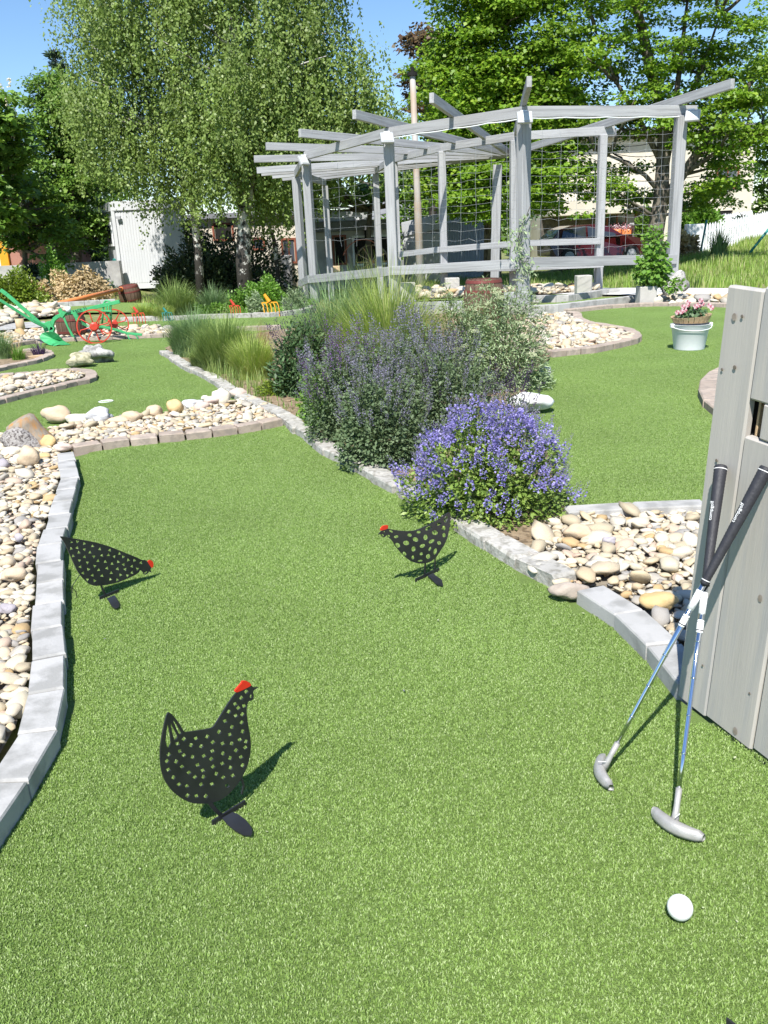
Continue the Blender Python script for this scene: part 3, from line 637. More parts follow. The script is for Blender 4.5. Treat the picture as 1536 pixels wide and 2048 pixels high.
# ------------------------------------------------------------------ cut steel hens
def hen(label, ga, gb, pxf, outline, holes, comb, legs, plate, extra=()):
    A = P(*ga); Bp = P(*gb); t = (Bp-A).normalized(); n = Vector((t.y, -t.x, 0))
    e = empty('metal_hen', (A+Bp)/2, label, 'garden ornament', 'black cut steel hens on the green')
    Mx = Matrix((t, Vector((0, 0, 1)), n)).transposed().to_4x4(); Mx.translation = A
    def uv(q):
        X = onplane(*pxf(q), A, n); return ((X-A).dot(t), max(X.z, -.02))
    def curve(name, polys, mat_, th=.0016, off=0.):
        cu = bpy.data.curves.new(name, 'CURVE'); cu.dimensions = '2D'; cu.fill_mode = 'BOTH'; cu.extrude = th
        for pl in polys:
            s = cu.splines.new('POLY'); s.points.add(len(pl)-1); s.use_cyclic_u = True
            for i, (a, b) in enumerate(pl): s.points[i].co = (a, b, 0, 1)
        tmp = bpy.data.objects.new('tmp', cu); COL.objects.link(tmp)
        dg = bpy.context.evaluated_depsgraph_get(); me = bpy.data.meshes.new_from_object(tmp.evaluated_get(dg)); me.name = name
        bpy.data.objects.remove(tmp); bpy.data.curves.remove(cu)
        me.materials.clear(); me.materials.append(mat_)
        return link(name, me, None, e, Mx @ Matrix.Translation((0, 0, off)))
    def smooth(pl, it=1):
        for _ in range(it):
            o = []
            for i in range(len(pl)):
                a, b = pl[i], pl[(i+1) % len(pl)]; o += [(a[0]*.8+b[0]*.2, a[1]*.8+b[1]*.2), (a[0]*.2+b[0]*.8, a[1]*.2+b[1]*.8)]
            pl = o
        return pl
    ol = smooth([uv(q) for q in outline]); hs = [[uv(q) for q in h] for h in holes]
    curve('body', [ol]+hs, M['black'])
    curve('comb', [smooth([uv(q) for q in comb])], M['redp'], .0018, .0003)
    for pl, w in legs:
        b = MB(); pts = [onplane(*pxf(q), A, n) for q in pl]
        pts = [Vector((p.x, p.y, max(p.z, .004))) for p in pts]
        for a, c in zip(pts, pts[1:]): b.bar(a, c, .003, w, up=(t.z, t.x*0, 1) if abs((c-a).normalized().z) < .9 else tuple(t))
        b.build('leg', M['black'], e)
    b = MB(); b.bar(A+Vector((0, 0, .008)), Bp+Vector((0, 0, .008)), .004, .012); b.build('foot_bar', M['black'], e)
    pp = [P(*pxf(q), .012) for q in plate]; b = MB(); b.prism([(p.x, p.y) for p in pp], .0095, .0120); b.build('foot_plate', M['black'], e)
    for pl in extra:
        b = MB(); b.tube([onplane(*pxf(q), A, n) for q in pl], .0013, 6); b.build('toe', M['black'], e)
    return e
def circ_pl(cx, cy, rx, ry, a=0, n=12):
    a = rad(a); return [(cx+rx*math.cos(2*math.pi*i/n)*math.cos(a)-ry*math.sin(2*math.pi*i/n)*math.sin(a), cy+rx*math.cos(2*math.pi*i/n)*math.sin(a)+ry*math.sin(2*math.pi*i/n)*math.cos(a)) for i in range(n)]
f1 = lambda q: (280+q[0]/4.267, 1340+q[1]/4.267)
out1 = [(240, 358), (262, 368), (300, 410), (340, 465), (370, 520), (385, 530), (480, 517), (560, 505), (620, 492), (660, 430), (700, 365), (760, 270), (810, 200), (850, 175), (905, 150), (948, 128), (966, 148), (1015, 145), (985, 160), (962, 176), (962, 196), (968, 225), (960, 252), (940, 262), (922, 264), (910, 300), (905, 340), (910, 400), (922, 480), (938, 560), (944, 640), (938, 720), (920, 800), (895, 860), (868, 915), (830, 975), (780, 1030), (740, 1070), (680, 1110), (600, 1135), (520, 1140), (440, 1135), (350, 1095), (270, 1030), (210, 945), (180, 860), (170, 760), (170, 680), (180, 590), (195, 510), (210, 440), (225, 385)]
slots1 = [[(233, 455), (246, 500), (256, 560), (262, 620), (245, 662), (226, 650), (215, 600), (220, 530)], [(262, 450), (275, 480), (320, 565), (312, 588), (290, 600), (272, 530), (258, 470)], [(278, 422), (300, 450), (338, 510), (352, 543), (335, 550), (308, 500), (283, 440)]]
d1 = [(905, 183), (862, 237), (810, 290), (887, 305), (837, 323), (757, 355), (815, 388), (872, 377), (723, 435), (867, 447), (783, 485), (673, 527), (874, 523), (765, 549), (572, 567), (475, 583), (373, 588), (318, 628), (434, 640), (521, 649), (620, 615), (704, 626), (781, 626), (850, 594), (903, 608), (897, 660), (818, 685), (616, 690), (706, 710), (338, 692), (243, 720), (372, 726), (448, 740), (543, 732), (606, 758), (768, 750), (860, 742), (228, 776), (307, 780), (356, 824), (490, 809), (700, 797), (622, 824), (771, 832), (874, 812), (239, 850), (534, 856), (416, 874), (649, 885), (283, 915), (467, 912), (539, 910), (708, 915), (331, 975), (398, 988), (520, 975), (612, 972), (403, 1070), (480, 1073), (790, 900), (740, 985), (560, 1075)]
hl1 = [[(x+22*math.cos(t+s), y+22*math.sin(t+s)) for t in (0, 1.57, 3.14, 4.71)] for (x, y), s in [(q, random.uniform(-.5, .5)) for q in d1]]+[circ_pl(944, 224, 11, 17, 0, 8)]
comb1 = [(803, 178), (835, 140), (860, 112), (868, 92), (905, 90), (938, 112), (946, 130), (905, 152), (850, 178), (815, 190)]
hen('largest black steel hen standing upright with square holes, nearest on the lane', (425, 1653), (491, 1611), f1, out1, slots1+hl1, comb1,
    [([(585, 1120), (640, 1190), (715, 1268)], .008), ([(868, 930), (885, 985), (868, 1060)], .004)], [(700, 1262), (720, 1285), (745, 1315), (800, 1360), (880, 1405), (948, 1412), (960, 1385), (950, 1340), (900, 1275), (830, 1225), (790, 1212)] if True else [(720, 1285), (830, 1225), (900, 1275), (950, 1340), (960, 1385), (948, 1412), (880, 1405), (800, 1360), (745, 1315)])
f2 = lambda q: (700+q[0]/5.908, 980+q[1]/5.908)
out2 = [(328, 530), (365, 490), (400, 470), (440, 455), (520, 470), (600, 482), (680, 487), (760, 480), (840, 450), (920, 415), (1000, 375), (1080, 325), (1140, 275), (1170, 262), (1186, 275), (1182, 360), (1170, 460), (1150, 560), (1115, 640), (1070, 710), (1020, 790), (960, 840), (900, 865), (830, 870), (760, 858), (700, 830), (640, 780), (590, 730), (540, 660), (490, 590), (450, 545), (425, 532), (412, 552), (396, 558), (375, 545), (358, 515)]
e2 = [(1132, 346, 25, 40, 10), (1048, 400, 30, 18, -20), (1105, 452, 26, 30, 0), (923, 452, 40, 22, -25), (1003, 505, 38, 28, 15), (1110, 533, 22, 28, 0), (810, 497, 28, 16, 0), (892, 560, 28, 34, 0), (963, 606, 40, 22, -25), (1052, 626, 28, 22, 35), (703, 533, 30, 20, 10), (773, 585, 38, 25, 20), (663, 626, 40, 28, 10), (545, 552, 30, 18, -5), (485, 488, 28, 12, 25), (458, 545, 20, 14, 40), (560, 653, 36, 28, 30), (750, 697, 28, 32, 0), (855, 660, 35, 23, -15), (943, 695, 16, 28, 25), (1006, 725, 22, 40, 15), (643, 752, 30, 20, 45), (742, 796, 18, 26, 0), (842, 755, 22, 18, 0), (922, 785, 28, 30, 0), (828, 836, 32, 12, -5), (405, 492, 10, 8, 0), (388, 533, 16, 9, 30)]
hen('black steel hen with large oval holes facing left near the speedwell bush', (831, 1165), (878, 1143), f2, out2, [circ_pl(*a) for a in e2],
    [(352, 480), (365, 445), (390, 420), (445, 412), (446, 440), (440, 456), (400, 470)], [([(890, 865), (885, 950), (880, 1045)], .006), ([(1005, 780), (1004, 860), (1003, 1000)], .005)],
    [(915, 1012), (985, 978), (1000, 1000), (1085, 1060), (1100, 1120), (1090, 1130), (1020, 1110), (960, 1050)])
f3 = lambda q: (100+q[0]/5.486, 1040+q[1]/5.486)
out3 = [(105, 178), (160, 183), (250, 200), (400, 225), (520, 250), (640, 285), (740, 325), (850, 370), (940, 405), (1010, 440), (1050, 437), (1075, 465), (1112, 525), (1098, 545), (1116, 582), (1095, 570), (1082, 555), (1082, 570), (1064, 592), (1040, 600), (1022, 590), (1022, 572), (985, 545), (975, 575), (920, 610), (830, 650), (730, 690), (620, 712), (540, 720), (490, 722), (430, 705), (380, 660), (330, 605), (300, 560), (260, 480), (225, 400), (190, 320), (160, 250), (130, 208)]
t3 = [(300, 238), (374, 260), (466, 285), (545, 318), (655, 330), (297, 303), (378, 323), (437, 355), (314, 357), (378, 403), (480, 402), (568, 388), (640, 383), (705, 400), (760, 368), (802, 405), (857, 440), (925, 443), (997, 468), (322, 445), (410, 468), (525, 447), (605, 458), (680, 480), (745, 460), (807, 487), (898, 507), (958, 538), (332, 512), (490, 507), (420, 543), (533, 547), (625, 527), (740, 535), (825, 540), (362, 580), (465, 605), (570, 610), (670, 580), (773, 605), (850, 610), (898, 577), (410, 655), (488, 668), (660, 652), (738, 658), (252, 395), (230, 315), (230, 243)]
hl3 = [[(x+23*math.cos(t+s), y+23*math.sin(t+s)) for t in (0, 2.09, 4.19)] for (x, y), s in [(q, random.uniform(0, 6.28)) for q in t3]]+[circ_pl(1050, 577, 20, 10, -30, 8)]
hen('black steel hen with triangular holes and lowered head beside the slab kerb', (200, 1201), (238, 1186), f3, out3, hl3,
    [(1068, 462), (1080, 442), (1105, 437), (1128, 460), (1134, 490), (1128, 515), (1112, 527)], [([(560, 715), (590, 790), (625, 862)], .006)],
    [(625, 858), (705, 825), (720, 840), (765, 915), (755, 955), (725, 970), (680, 950)], [[(325, 605), (280, 670), (238, 735), (245, 800)], [(238, 735), (285, 785), (298, 855)]])
# fourth hen: only its tail tip reaches into the frame at the bottom
f4 = lambda q: (1453+(q[0]-1172)/2.6*-1, 2034+(q[1]-262)/2.6)
Ag = P(1440, 2360); dn = [(1172-(x-1172), y) for x, y in ()]
e = empty('metal_hen', (.42, .70, 0), 'black steel hen outside the frame, only its tail tip showing at the bottom edge', 'garden ornament', 'black cut steel hens on the green')
tip = P(1452, 2037, .2); b = MB()
q = [(0, 0), (.012, -.004), (.03, -.06), (.07, -.11), (.13, -.12), (.2, -.06), (.215, -.10), (.18, -.15), (.12, -.19), (.05, -.18), (.01, -.12)]
v = [(tip.x+a*.75, tip.y-a*.6, tip.z+z) for a, z in q]; v2 = [(x+.002, y+.0025, z) for x, y, z in v]; n = len(v)
b.add(v+v2, [list(range(n)), list(range(n, 2*n))[::-1]]+[[i, (i+1) % n, n+(i+1) % n, n+i] for i in range(n)]); b.build('body', M['black'], e)
b = MB(); b.bar((tip.x+.06, tip.y-.048, .02), (tip.x+.055, tip.y-.044, 0.), .004, .008); b.build('leg', M['black'], e)

# ------------------------------------------------------------------ golf ball with dimples
bx = P(1358, 1841); bm = bmesh.new(); bmesh.ops.create_icosphere(bm, subdivisions=5, radius=.02135)
gr = (1+5**.5)/2; dm = []
for i in range(330):
    z = 1-2*(i+.5)/330; a = 2*math.pi*i/gr; r_ = math.sqrt(1-z*z); dm.append((r_*math.cos(a), r_*math.sin(a), z))
dm = np.array(dm)
for v in bm.verts:
    d = np.array(v.co.normalized()); k = np.max(dm@d); ang = math.acos(min(1, k))
    if ang < .085: v.co *= 1-.022*(1-(ang/.085)**2)
me = bpy.data.meshes.new('golf_ball'); bm.to_mesh(me); bm.free(); me.polygons.foreach_set('use_smooth', [True]*len(me.polygons))
o = link('golf_ball', me, M['ball']); o.location = (bx.x, bx.y, .0275); tag(o, 'white golf ball lying alone on the turf at the lower right', 'golf ball')

# ------------------------------------------------------------------ board wall
WA = P(1353, 1400); wt = Vector((.34524, -.93851, 0)); wn = Vector((-.93851, -.34524, 0))   # along the wall, towards the lane
up_ = (Vector((0, 0, 1))+wt*.062).normalized()
e = empty('board_wall', WA, 'grey glazed wall of upright boards with a square hole at the right edge', 'wooden wall')
wm = M['board']; w2_ = wn.cross(up_).normalized()
if w2_.dot(wt) < 0: w2_ = -w2_
FR_ = Matrix((up_, w2_, up_.cross(w2_))).transposed()
uB = [0, .098, .246, .39, .53, .675, .82, .96]
def board(u0, u1, z0, z1, off=0.):
    c = WA+wt*((u0+u1)/2)-wn*(.012+off)+up_*((z0+z1)/2)
    m = FR_; v, f = cbox(z1-z0, (u1-u0)-.0025, .022, .0045)
    return link('board', pymesh('board', v, f), wm, e, Matrix.Translation(c) @ m.to_4x4())
for i in range(len(uB)-1):
    if i == 1:
        board(uB[1], uB[2], .006, .698, .0); board(.1365, uB[2], .698, .774, .0); board(uB[1], uB[2], .774, 1.0)
    else: board(uB[i]-.005*(i == 0), uB[i+1], .006-.0*(i == 0), 1.0, random.uniform(0, .002))
for (ua, ub, m_, dz) in ((.117, .123, 'wood', .0),):
    c = WA+wt*((ua+ub)/2-.014)-wn*.034+up_*.736; v, f = cbox(.074, ub-ua, .018, .001); link('hole_liner', pymesh('hole_liner', v, f), M[m_], e, Matrix.Translation(c) @ FR_.to_4x4())
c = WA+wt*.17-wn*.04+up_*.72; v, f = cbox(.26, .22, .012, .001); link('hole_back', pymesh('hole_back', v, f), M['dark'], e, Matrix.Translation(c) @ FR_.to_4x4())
for z in (.12, .9):
    a = WA-wn*.045+up_*z+wt*.02; beam('rail', a, a+wt*.9, .04, .06, wm, e, up=wn)
for u in (.35, .9):
    a = WA-wn*.09+wt*u; beam('stay', a, a+Vector((0, 0, .93)), .05, .05, wm, e)
for (x, y, rx, ry) in ((1468, 634, .006, .008), (1520, 1197, .006, .009), (1470, 1462, .007, .010)):
    p = onplane(x, y, WA+wn*.0005, wn); b = MB(); b.lathe([(1, 0), (.0, .0001)], 14, p, Matrix((w2_*rx, up_*ry, wn)).transposed()); b.build('knot', M['knot2'], e)
for (x, y, r) in ((1444, 739, .0035), (1469, 745-10, .005), (1433, 921, .004), (1405, 1331, .003), (1499, 1387, .003), (1484, 633, .004)):
    p = onplane(x, y, WA+wn*.0005, wn); b = MB(); b.lathe([(r, 0), (r*.9, .0006), (.0, .0007)], 10, p, frame(wn).to_3x3() @ Matrix.Rotation(rad(90), 3, 'Y')); b.build('screw_hole', M['knot'], e)

# ------------------------------------------------------------------ putters
def textmesh(body, size, m, parent, mw, name='lettering', ext=.0003):
    cu = bpy.data.curves.new(name, 'FONT'); cu.body = body; cu.size = size; cu.extrude = ext; cu.align_x = 'CENTER'; cu.align_y = 'CENTER'
    tmp = bpy.data.objects.new('tmp', cu); COL.objects.link(tmp); dg = bpy.context.evaluated_depsgraph_get()
    me = bpy.data.meshes.new_from_object(tmp.evaluated_get(dg)); bpy.data.objects.remove(tmp); me.name = name; me.materials.clear(); me.materials.append(m)
    return link(name, me, None, parent, mw)
def putter(label, foot, gtop, heel_dir, facing):
    a = Vector(foot); g = Vector(gtop); d = (g-a).normalized(); L = (g-a).length
    e = empty('putter', a, label, 'putter', 'putters leaning on the board wall')
    s0 = a+d*.055
    b = MB(); b.tube([s0, a+d*.14, a+d*.28, a+d*.30, a+d*(L-.24)], [.0042, .0044, .0048, .0054, .0062], 14); 
    for k in range(5):
        z = .14+.075*k; b.tube([a+d*z, a+d*(z+.003)], [.0053+.0002*k, .0053+.0002*k], 14)
    b.build('shaft', M['chrome'], e, True)
    # grip with ribs
    n = 74; pts = []; rr = []
    for i in range(n+1):
        t = i/n; pts.append(a+d*(L-.265+.262*t)); base = .0085+.0055*t
        rr.append(base-(.0006 if i % 2 else 0))
    pts.append(a+d*(L+.0)); rr.append(.012)
    b = MB(); b.tube(pts, rr, 16); gr_ = b.build('grip', M['rubber'], e, True)
    for t in (.03, .975):
        b = MB(); c = a+d*(L-.265+.262*t); b.tube([c, c+d*.0016], [.0088+.0055*t]*2, 18); b.build('white_ring', M['print'], gr_)
    view = (Vector(CO.tolist())-g).normalized(); view = (view-d*view.dot(d)).normalized(); sd = d.cross(view)
    vv = (view*.78-sd*.62*facing).normalized(); s2 = d.cross(vv)
    c = a+d*(L-.105)+vv*.0128
    m4 = Matrix((d, -s2 if False else vv.cross(d), vv)).transposed().to_4x4(); m4.translation = c
    textmesh('compgolf', .0115, M['print'], gr_, m4)
    # paper label on the shaft with print lines, then a silver band with dark marks
    c0 = a+d*(L-.325); b = MB(); b.tube([c0, c0+d*.045], [.0072, .0072], 16); lb = b.build('paper_label', M['print'], e, True)
    for k, ln in enumerate((.008, .006, .009, .007, .009, .008)):
        c = c0+d*(.006+.0065*k); b = MB(); b.tube([c, c+d*.0006], [.00735]*2, 16); b.build('print_line', M['galv'], lb)
    c0 = a+d*(L-.365); b = MB(); b.tube([c0, c0+d*.002, c0+d*.003, c0+d*.024, c0+d*.025, c0+d*.027], [.0062, .0070, .0070, .0070, .0070, .0062], 16); bn = b.build('band', M['print'], e, True)
    for t0, t1 in ((.004, .0065), (.0225, .0235)):
        b = MB(); b.tube([c0+d*t0, c0+d*t1], [.00715]*2, 16); b.build('band_stripe', M['ink'], bn)
    m4 = Matrix((-(vv.cross(d)), d, vv)).transposed().to_4x4(); m4.translation = c0+d*.014+view*.0072
    # head: bowed blade with a hosel
    hd = Vector(heel_dir).normalized(); fr = Vector((-hd.y, hd.x, 0))
    b = MB(); N = 12; vs = []
    for i in range(N+1):
        t = i/N*2-1; c = a+hd*(t*.056)+fr*(.016*t*t-.004); w = (.0085+.0035*math.cos(t*1.4))*(1 if abs(t) < .99 else .6); hh = (.022-.004*t*t)*(1 if abs(t) < .99 else .75)
        for (u, z) in ((-1, .0), (-1.05, .3), (-.8, .85), (-.35, 1.), (.35, 1.), (.8, .85), (1.05, .3), (1, 0)):
            vs.append(Vector((c.x, c.y, .0085))+fr*(u*w)+Vector((0, 0, z*hh)))
    fs = [[i*8+j, i*8+(j+1) % 8, (i+1)*8+(j+1) % 8, (i+1)*8+j] for i in range(N) for j in range(8)]+[list(range(8)), [N*8+j for j in range(8)][::-1]]
    b.add(vs, fs); hb = b.build('head', M['zinc'], e, True)
    b = MB(); b.tube([a+d*.012, a+d*.03, a+d*.045, a+d*.075], [.0085, .0065, .0058, .0062], 14); b.build('hosel', M['zinc'], e, True)
    b = MB(); c = a+hd*.006+Vector((0, 0, .0315)); b.bar(c-fr*.009, c+fr*.007, .0014, .0006); b.build('sight_line', M['print'], hb)
    return e
g2 = onplane(1442, 932, WA+wn*.014, wn); g1 = onplane(1534, 935, WA+wn*.014, wn)
putter('chrome putter whose grip stands upright and is fully in view, head nearer the ball', P(1348, 1655, .012)+Vector((0, 0, 0)), g2, tuple(P(1398, 1690, .012)-P(1308, 1640, .012)), 1)
putter('chrome putter leaning right behind the other one, head smaller and farther left', P(1203, 1545, .012), g1, tuple(P(1207, 1588, .012)-P(1194, 1530, .012)), 1)
# ------------------------------------------------------------------ pergola
HT = 2.684
def top(px, py, z=HT): return P(px, py, z)
pg = empty('pergola', P(1046, 608), 'large round pergola of weathered grey timber with radiating rafters', 'pergola')
pw = M['post']
OUT = {'A': top(1048, 235), 'B': V(1362, 232, 14.6), 'C': V(777, 275, 15.3), 'D': V(612, 320, 17.6), 'D1': V(592, 355, 20.4), 'E': V(650, 372, 22.6)}
INN = [V(751, 347, 20.8), V(788, 325, 19.0), V(883, 303, 17.6), V(1028, 281, 16.5), V(1206, 270, 16.4)]
B2 = P(1362, 232, HT); 
def post(p, w=.155, z0=None, rot=0.):
    zb = T(p.x, p.y)-.04 if z0 is None else z0
    return beam('post', (p.x, p.y, zb), (p.x, p.y, p.z), w, w, pw, pg, .008, (math.cos(rot), math.sin(rot), 0))
for k, p in OUT.items(): post(p, .16 if k in 'ABC' else .15, rot={'A': .5, 'B': .1, 'C': -.2, 'D': -.3, 'D1': -.5, 'E': 0}[k], z0=.16 if k == 'B' else None)
for p in INN: post(p, .135, rot=.1)
hubt = V(1020, 330, 19.6); hb = [Vector((hubt.x+dx, hubt.y+dy, hubt.z)) for dx, dy in ((-.3, -.25), (.1, -.3), (.35, .1))]
# the hub is a bundle of posts seen between the inner posts; some lean
for i, p in enumerate(hb):
    q = Vector((p.x-.06+.03*i, p.y+.1, T(p.x, p.y)-.05)); beam('post', q, p, .19, .19, pw, pg, .008, (.2, 1, 0))
def ext(a, b, e0=.0, e1=.0): d = (b-a).normalized(); return a-d*e0, b+d*e1
zo = Vector((0, 0, .075))
ring = [OUT['E'], OUT['D1'], OUT['D'], OUT['C'], OUT['A'], OUT['B']]
for i, (a, b) in enumerate(zip(ring, ring[1:])):
    a, b = ext(a, b, .02, .28 if i == 4 else .04); beam('beam', a+zo, b+zo, .065, .15, pw, pg)
for i, (a, b) in enumerate(zip(INN, INN[1:])):
    a, b = ext(a, b, .02, .2 if i == 3 else .03); beam('beam', a+zo*.9, b+zo*.9, .06, .14, pw, pg)
zr = HT+.15
def line_hit(a, b, px):   # point of segment a-b seen at picture column px
    lo, hi = -.5, 1.5; s = 1 if proj(a.lerp(b, 1))[0] > proj(a)[0] else -1
    for _ in range(50):
        m_ = (lo+hi)/2
        if (proj(a.lerp(b, m_))[0]-px)*s < 0: lo = m_
        else: hi = m_
    return a.lerp(b, lo)
H0 = Vector((hubt.x, hubt.y, hubt.z))
RZ = Vector((0, 0, .22))
def rafter(cross, tipx):
    c = Vector(cross); a = H0+RZ; d = (c+RZ-a).normalized(); Lc = (c+RZ-a).length
    k = min(range(10, 260), key=lambda k: abs(proj(c+RZ+d*(k*.02))[0]-tipx))
    beam('rafter', a+d*.1, a+d*(Lc+k*.02), .07, .135, pw, pg)
rafter(line_hit(OUT['C'], OUT['A'], 905), 863); rafter(OUT['C'], 708); rafter(line_hit(OUT['D'], OUT['C'], 682), 600)
rafter(OUT['D'], 533); rafter(line_hit(OUT['D1'], OUT['D'], 601), 508); rafter(OUT['D1']+Vector((0, .3, 0)), 515)
for s, tx in ((.28, 523), (.52, 546), (.76, 566), (1.02, 590)): rafter(OUT['D1'].lerp(OUT['E'], s), tx)
for p, k in ((OUT['A'], 1.35), (OUT['B']+Vector((-.05, 0, 0)), None)):
    if k is None: rafter(p, 1466)
    else:
        a = H0+RZ; d = (p+RZ-a).normalized(); beam('rafter', a+d*.1, p+RZ+d*k, .07, .135, pw, pg)
# rails
def rail(a, b, pa, pb, h, w=.045, off=-.09):
    # a,b posts; heights given by picture rows pa (at a) and pb (at b), centre of the rail
    def zz(p, py):
        lo, hi = -1., 4.
        for _ in range(50):
            m_ = (lo+hi)/2
            if proj((p.x, p.y, m_))[1] > py: lo = m_
            else: hi = m_
        return lo
    A_ = Vector((a.x, a.y, zz(a, pa))); B_ = Vector((b.x, b.y, zz(b, pb))); d = (B_-A_).normalized(); n = Vector((d.y, -d.x, 0)).normalized()
    if n.y > 0: n = -n
    return beam('rail', A_+n*.1, B_+n*.1, w, h, pw, pg)
rail(OUT['D1'], OUT['D'], 568, 558, .15); rail(OUT['D'], OUT['C'], 558, 542, .15)
rail(OUT['C'], OUT['A'], 541, 527, .15); rail(OUT['A'], OUT['B'], 525, 518, .15)
rail(INN[1], INN[2], 510, 499, .11); rail(INN[2], INN[3], 499, 488, .11); rail(INN[3], INN[4], 487, 482, .11)
# seats under the rails and low deck kerbs
for a, b in ((INN[1], INN[2]), (INN[2], INN[3]), (INN[3], INN[4])):
    d = Vector((0, -.25, 0)); za = .42
    beam('seat_board', Vector((a.x, a.y, za))+d, Vector((b.x, b.y, za))+d, .34, .05, pw, pg)
for (px_, py_) in ((817, 604), (906, 592), (1170, 590)):
    p = P(px_, py_); b = MB(); b.box((p.x, p.y+.15, .14), (.26, .22, .36), None, .01); b.build('bench_foot', M['planter'], pg)
for (x0, x1, py_, hh) in ((808, 925, 624, .14), (980, 1060, 612, .2)):
    a = P(x0, py_); c = P(x1, py_-3); beam('plinth_board', a+Vector((0, 0, hh/2)), c+Vector((0, 0, hh/2)), .1, hh, pw, pg)
# wire trellis in the bays
def trellis(a, b, zlo, zhi, nv, nh):
    tr = MB(); d = (b-a); d.z = 0
    for i in range(1, nv+1):
        p = a+d*(i/(nv+1)); pts = [(p.x+random.gauss(0, .008), p.y, zlo+(zhi-zlo)*k/8) for k in range(9)]; tr.tube(pts, .0019, 4, False)
    for j in range(nh):
        z = zlo+(zhi-zlo)*((j+.5)/nh)**.85; pts = []
        for k in range(2*nv+3):
            p = a+d*(k/(2*nv+2)); pts.append((p.x, p.y, z+random.gauss(0, .01)-.02*math.sin(math.pi*k/(2*nv+2))))
        tr.tube(pts, .0018, 4, False)
    tr.build('wire_trellis', M['wire'], pg)
trellis(OUT['D'], OUT['C'], .95, 2.4, 4, 8); trellis(OUT['C'], OUT['A'], .75, 2.5, 8, 14); trellis(OUT['A'], OUT['B'], .7, 2.5, 8, 14)
# floodlights fixed at the post heads, cable under the beam
for p, yaw in ((OUT['C'], .25), (OUT['A'], 0), (OUT['B'], -.5), (OUT['D'], .9)):
    c = p+Vector((-.03 if p is not OUT['B'] else .1, -.24, -.03)); m_ = Matrix.Rotation(yaw, 3, 'Z') @ Matrix.Rotation(rad(-28), 3, 'X')
    b = MB(); b.box(c, (.22, .05, .18), m_, .008); fl = b.build('floodlight', M['galv'], pg)
    b = MB(); b.box(c+m_ @ Vector((0, -.028, 0)), (.17, .006, .13), m_, .002); b.build('lens', M['lens'], fl)
    b = MB(); b.box(c+Vector((0, .12, .06)), (.10, .12, .10), None, .006); b.build('junction_box', M['white'], fl)
for a, b_ in ((OUT['C'], OUT['A']), (OUT['A'], OUT['B'])):
    pts = [a.lerp(b_, k/24)+Vector((0, -.06, -.012-.012*abs(math.sin(k*math.pi/6)))) for k in range(25)]
    t_ = MB(); t_.tube(pts, .009, 6, False); t_.build('cable', M['white'], pg)

# ------------------------------------------------------------------ barrels
def barrel(label, c, r, h, m4=None, axis='z', lid=True, cat='barrel'):
    e = empty('barrel', c, label, cat)
    R3 = m4 if m4 else Matrix.Identity(3)
    prof = [(r*(.84+.16*math.sin(math.pi*i/10)), h*i/10) for i in range(11)]
    n = 20
    for j in range(n):   # separate staves
        a0 = 2*math.pi*j/n+.012; a1 = 2*math.pi*(j+1)/n-.012; b = MB(); vs = []
        for rr, z in prof:
            for a in (a0, a1): vs.append(R3 @ Vector((rr*math.cos(a), rr*math.sin(a), z))+Vector(c))
        for rr, z in prof:
            for a in (a0, a1): vs.append(R3 @ Vector(((rr-.02)*math.cos(a), (rr-.02)*math.sin(a), z))+Vector(c))
        k = len(prof); fs = [[2*i, 2*i+1, 2*i+3, 2*i+2] for i in range(k-1)]+[[2*k+2*i, 2*k+2*i+2, 2*k+2*i+3, 2*k+2*i+1] for i in range(k-1)]
        fs += [[2*i, 2*i+2, 2*k+2*i+2, 2*k+2*i] for i in range(k-1)]+[[2*i+1, 2*k+2*i+1, 2*k+2*i+3, 2*i+3] for i in range(k-1)]+[[0, 2*k, 2*k+1, 1], [2*k-2, 2*k-1, 4*k-1, 4*k-2]]
        b.add(vs, fs); b.build('stave', M['barrel'], e)
    for t in (.03, .27, .70, .94):
        b = MB(); q = []
        for dz in (-.022, .022):
            z = h*t+dz*h/.6; z = min(max(z, 0), h); rr = r*(.84+.16*math.sin(math.pi*z/h))+.006; q.append((rr, z))
        b.lathe([(q[0][0]-.012, q[0][1]), q[0], q[1], (q[1][0]-.012, q[1][1])], 28, c, R3); b.build('hoop', M['hoop'], e)
    b = MB(); b.lathe([(r*.83, h*.95), (r*.83, h*.96), (0, h*.96)], 24, c, R3); b.build('lid', M['barrel'], e)
    return e
p = GT(264, 607); barrel('wooden barrel with red hoops at the end of the orange pipe, beside the tall grass', (p.x, p.y, T(p.x, p.y)-.02), .33, .56, Matrix.Rotation(rad(7), 3, 'X') @ Matrix.Rotation(rad(-4), 3, 'Y'))
p = P(136, 681); barrel('dark wooden barrel standing right behind the green plough', (p.x, p.y+.2, 0), .19, .36)
p = P(972, 640); barrel('dark weathered barrel behind the yarrow in front of the pergola', (p.x, p.y+.2, 0), .27, .52)
# orange pipe
a = P(112, 609, .03); b_ = V(243, 578, GT(264, 607).y-.28)
e = empty('drain_pipe', a, 'long orange plastic pipe sloping down from the barrel to the far green', 'pipe')
b = MB(); b.tube([a, b_], .055, 14); b.build('tube', M['orange'], e, True)
b = MB(); d = (b_-a).normalized(); b.tube([b_-d*.14, b_], .066, 14); b.build('collar', M['orange'], e, True)
b = MB(); q = a.lerp(b_, .9); b.bar((q.x, q.y, 0), (q.x+.02, q.y, q.z-.02), .05, .1); b.build('prop', M['wood'], e)

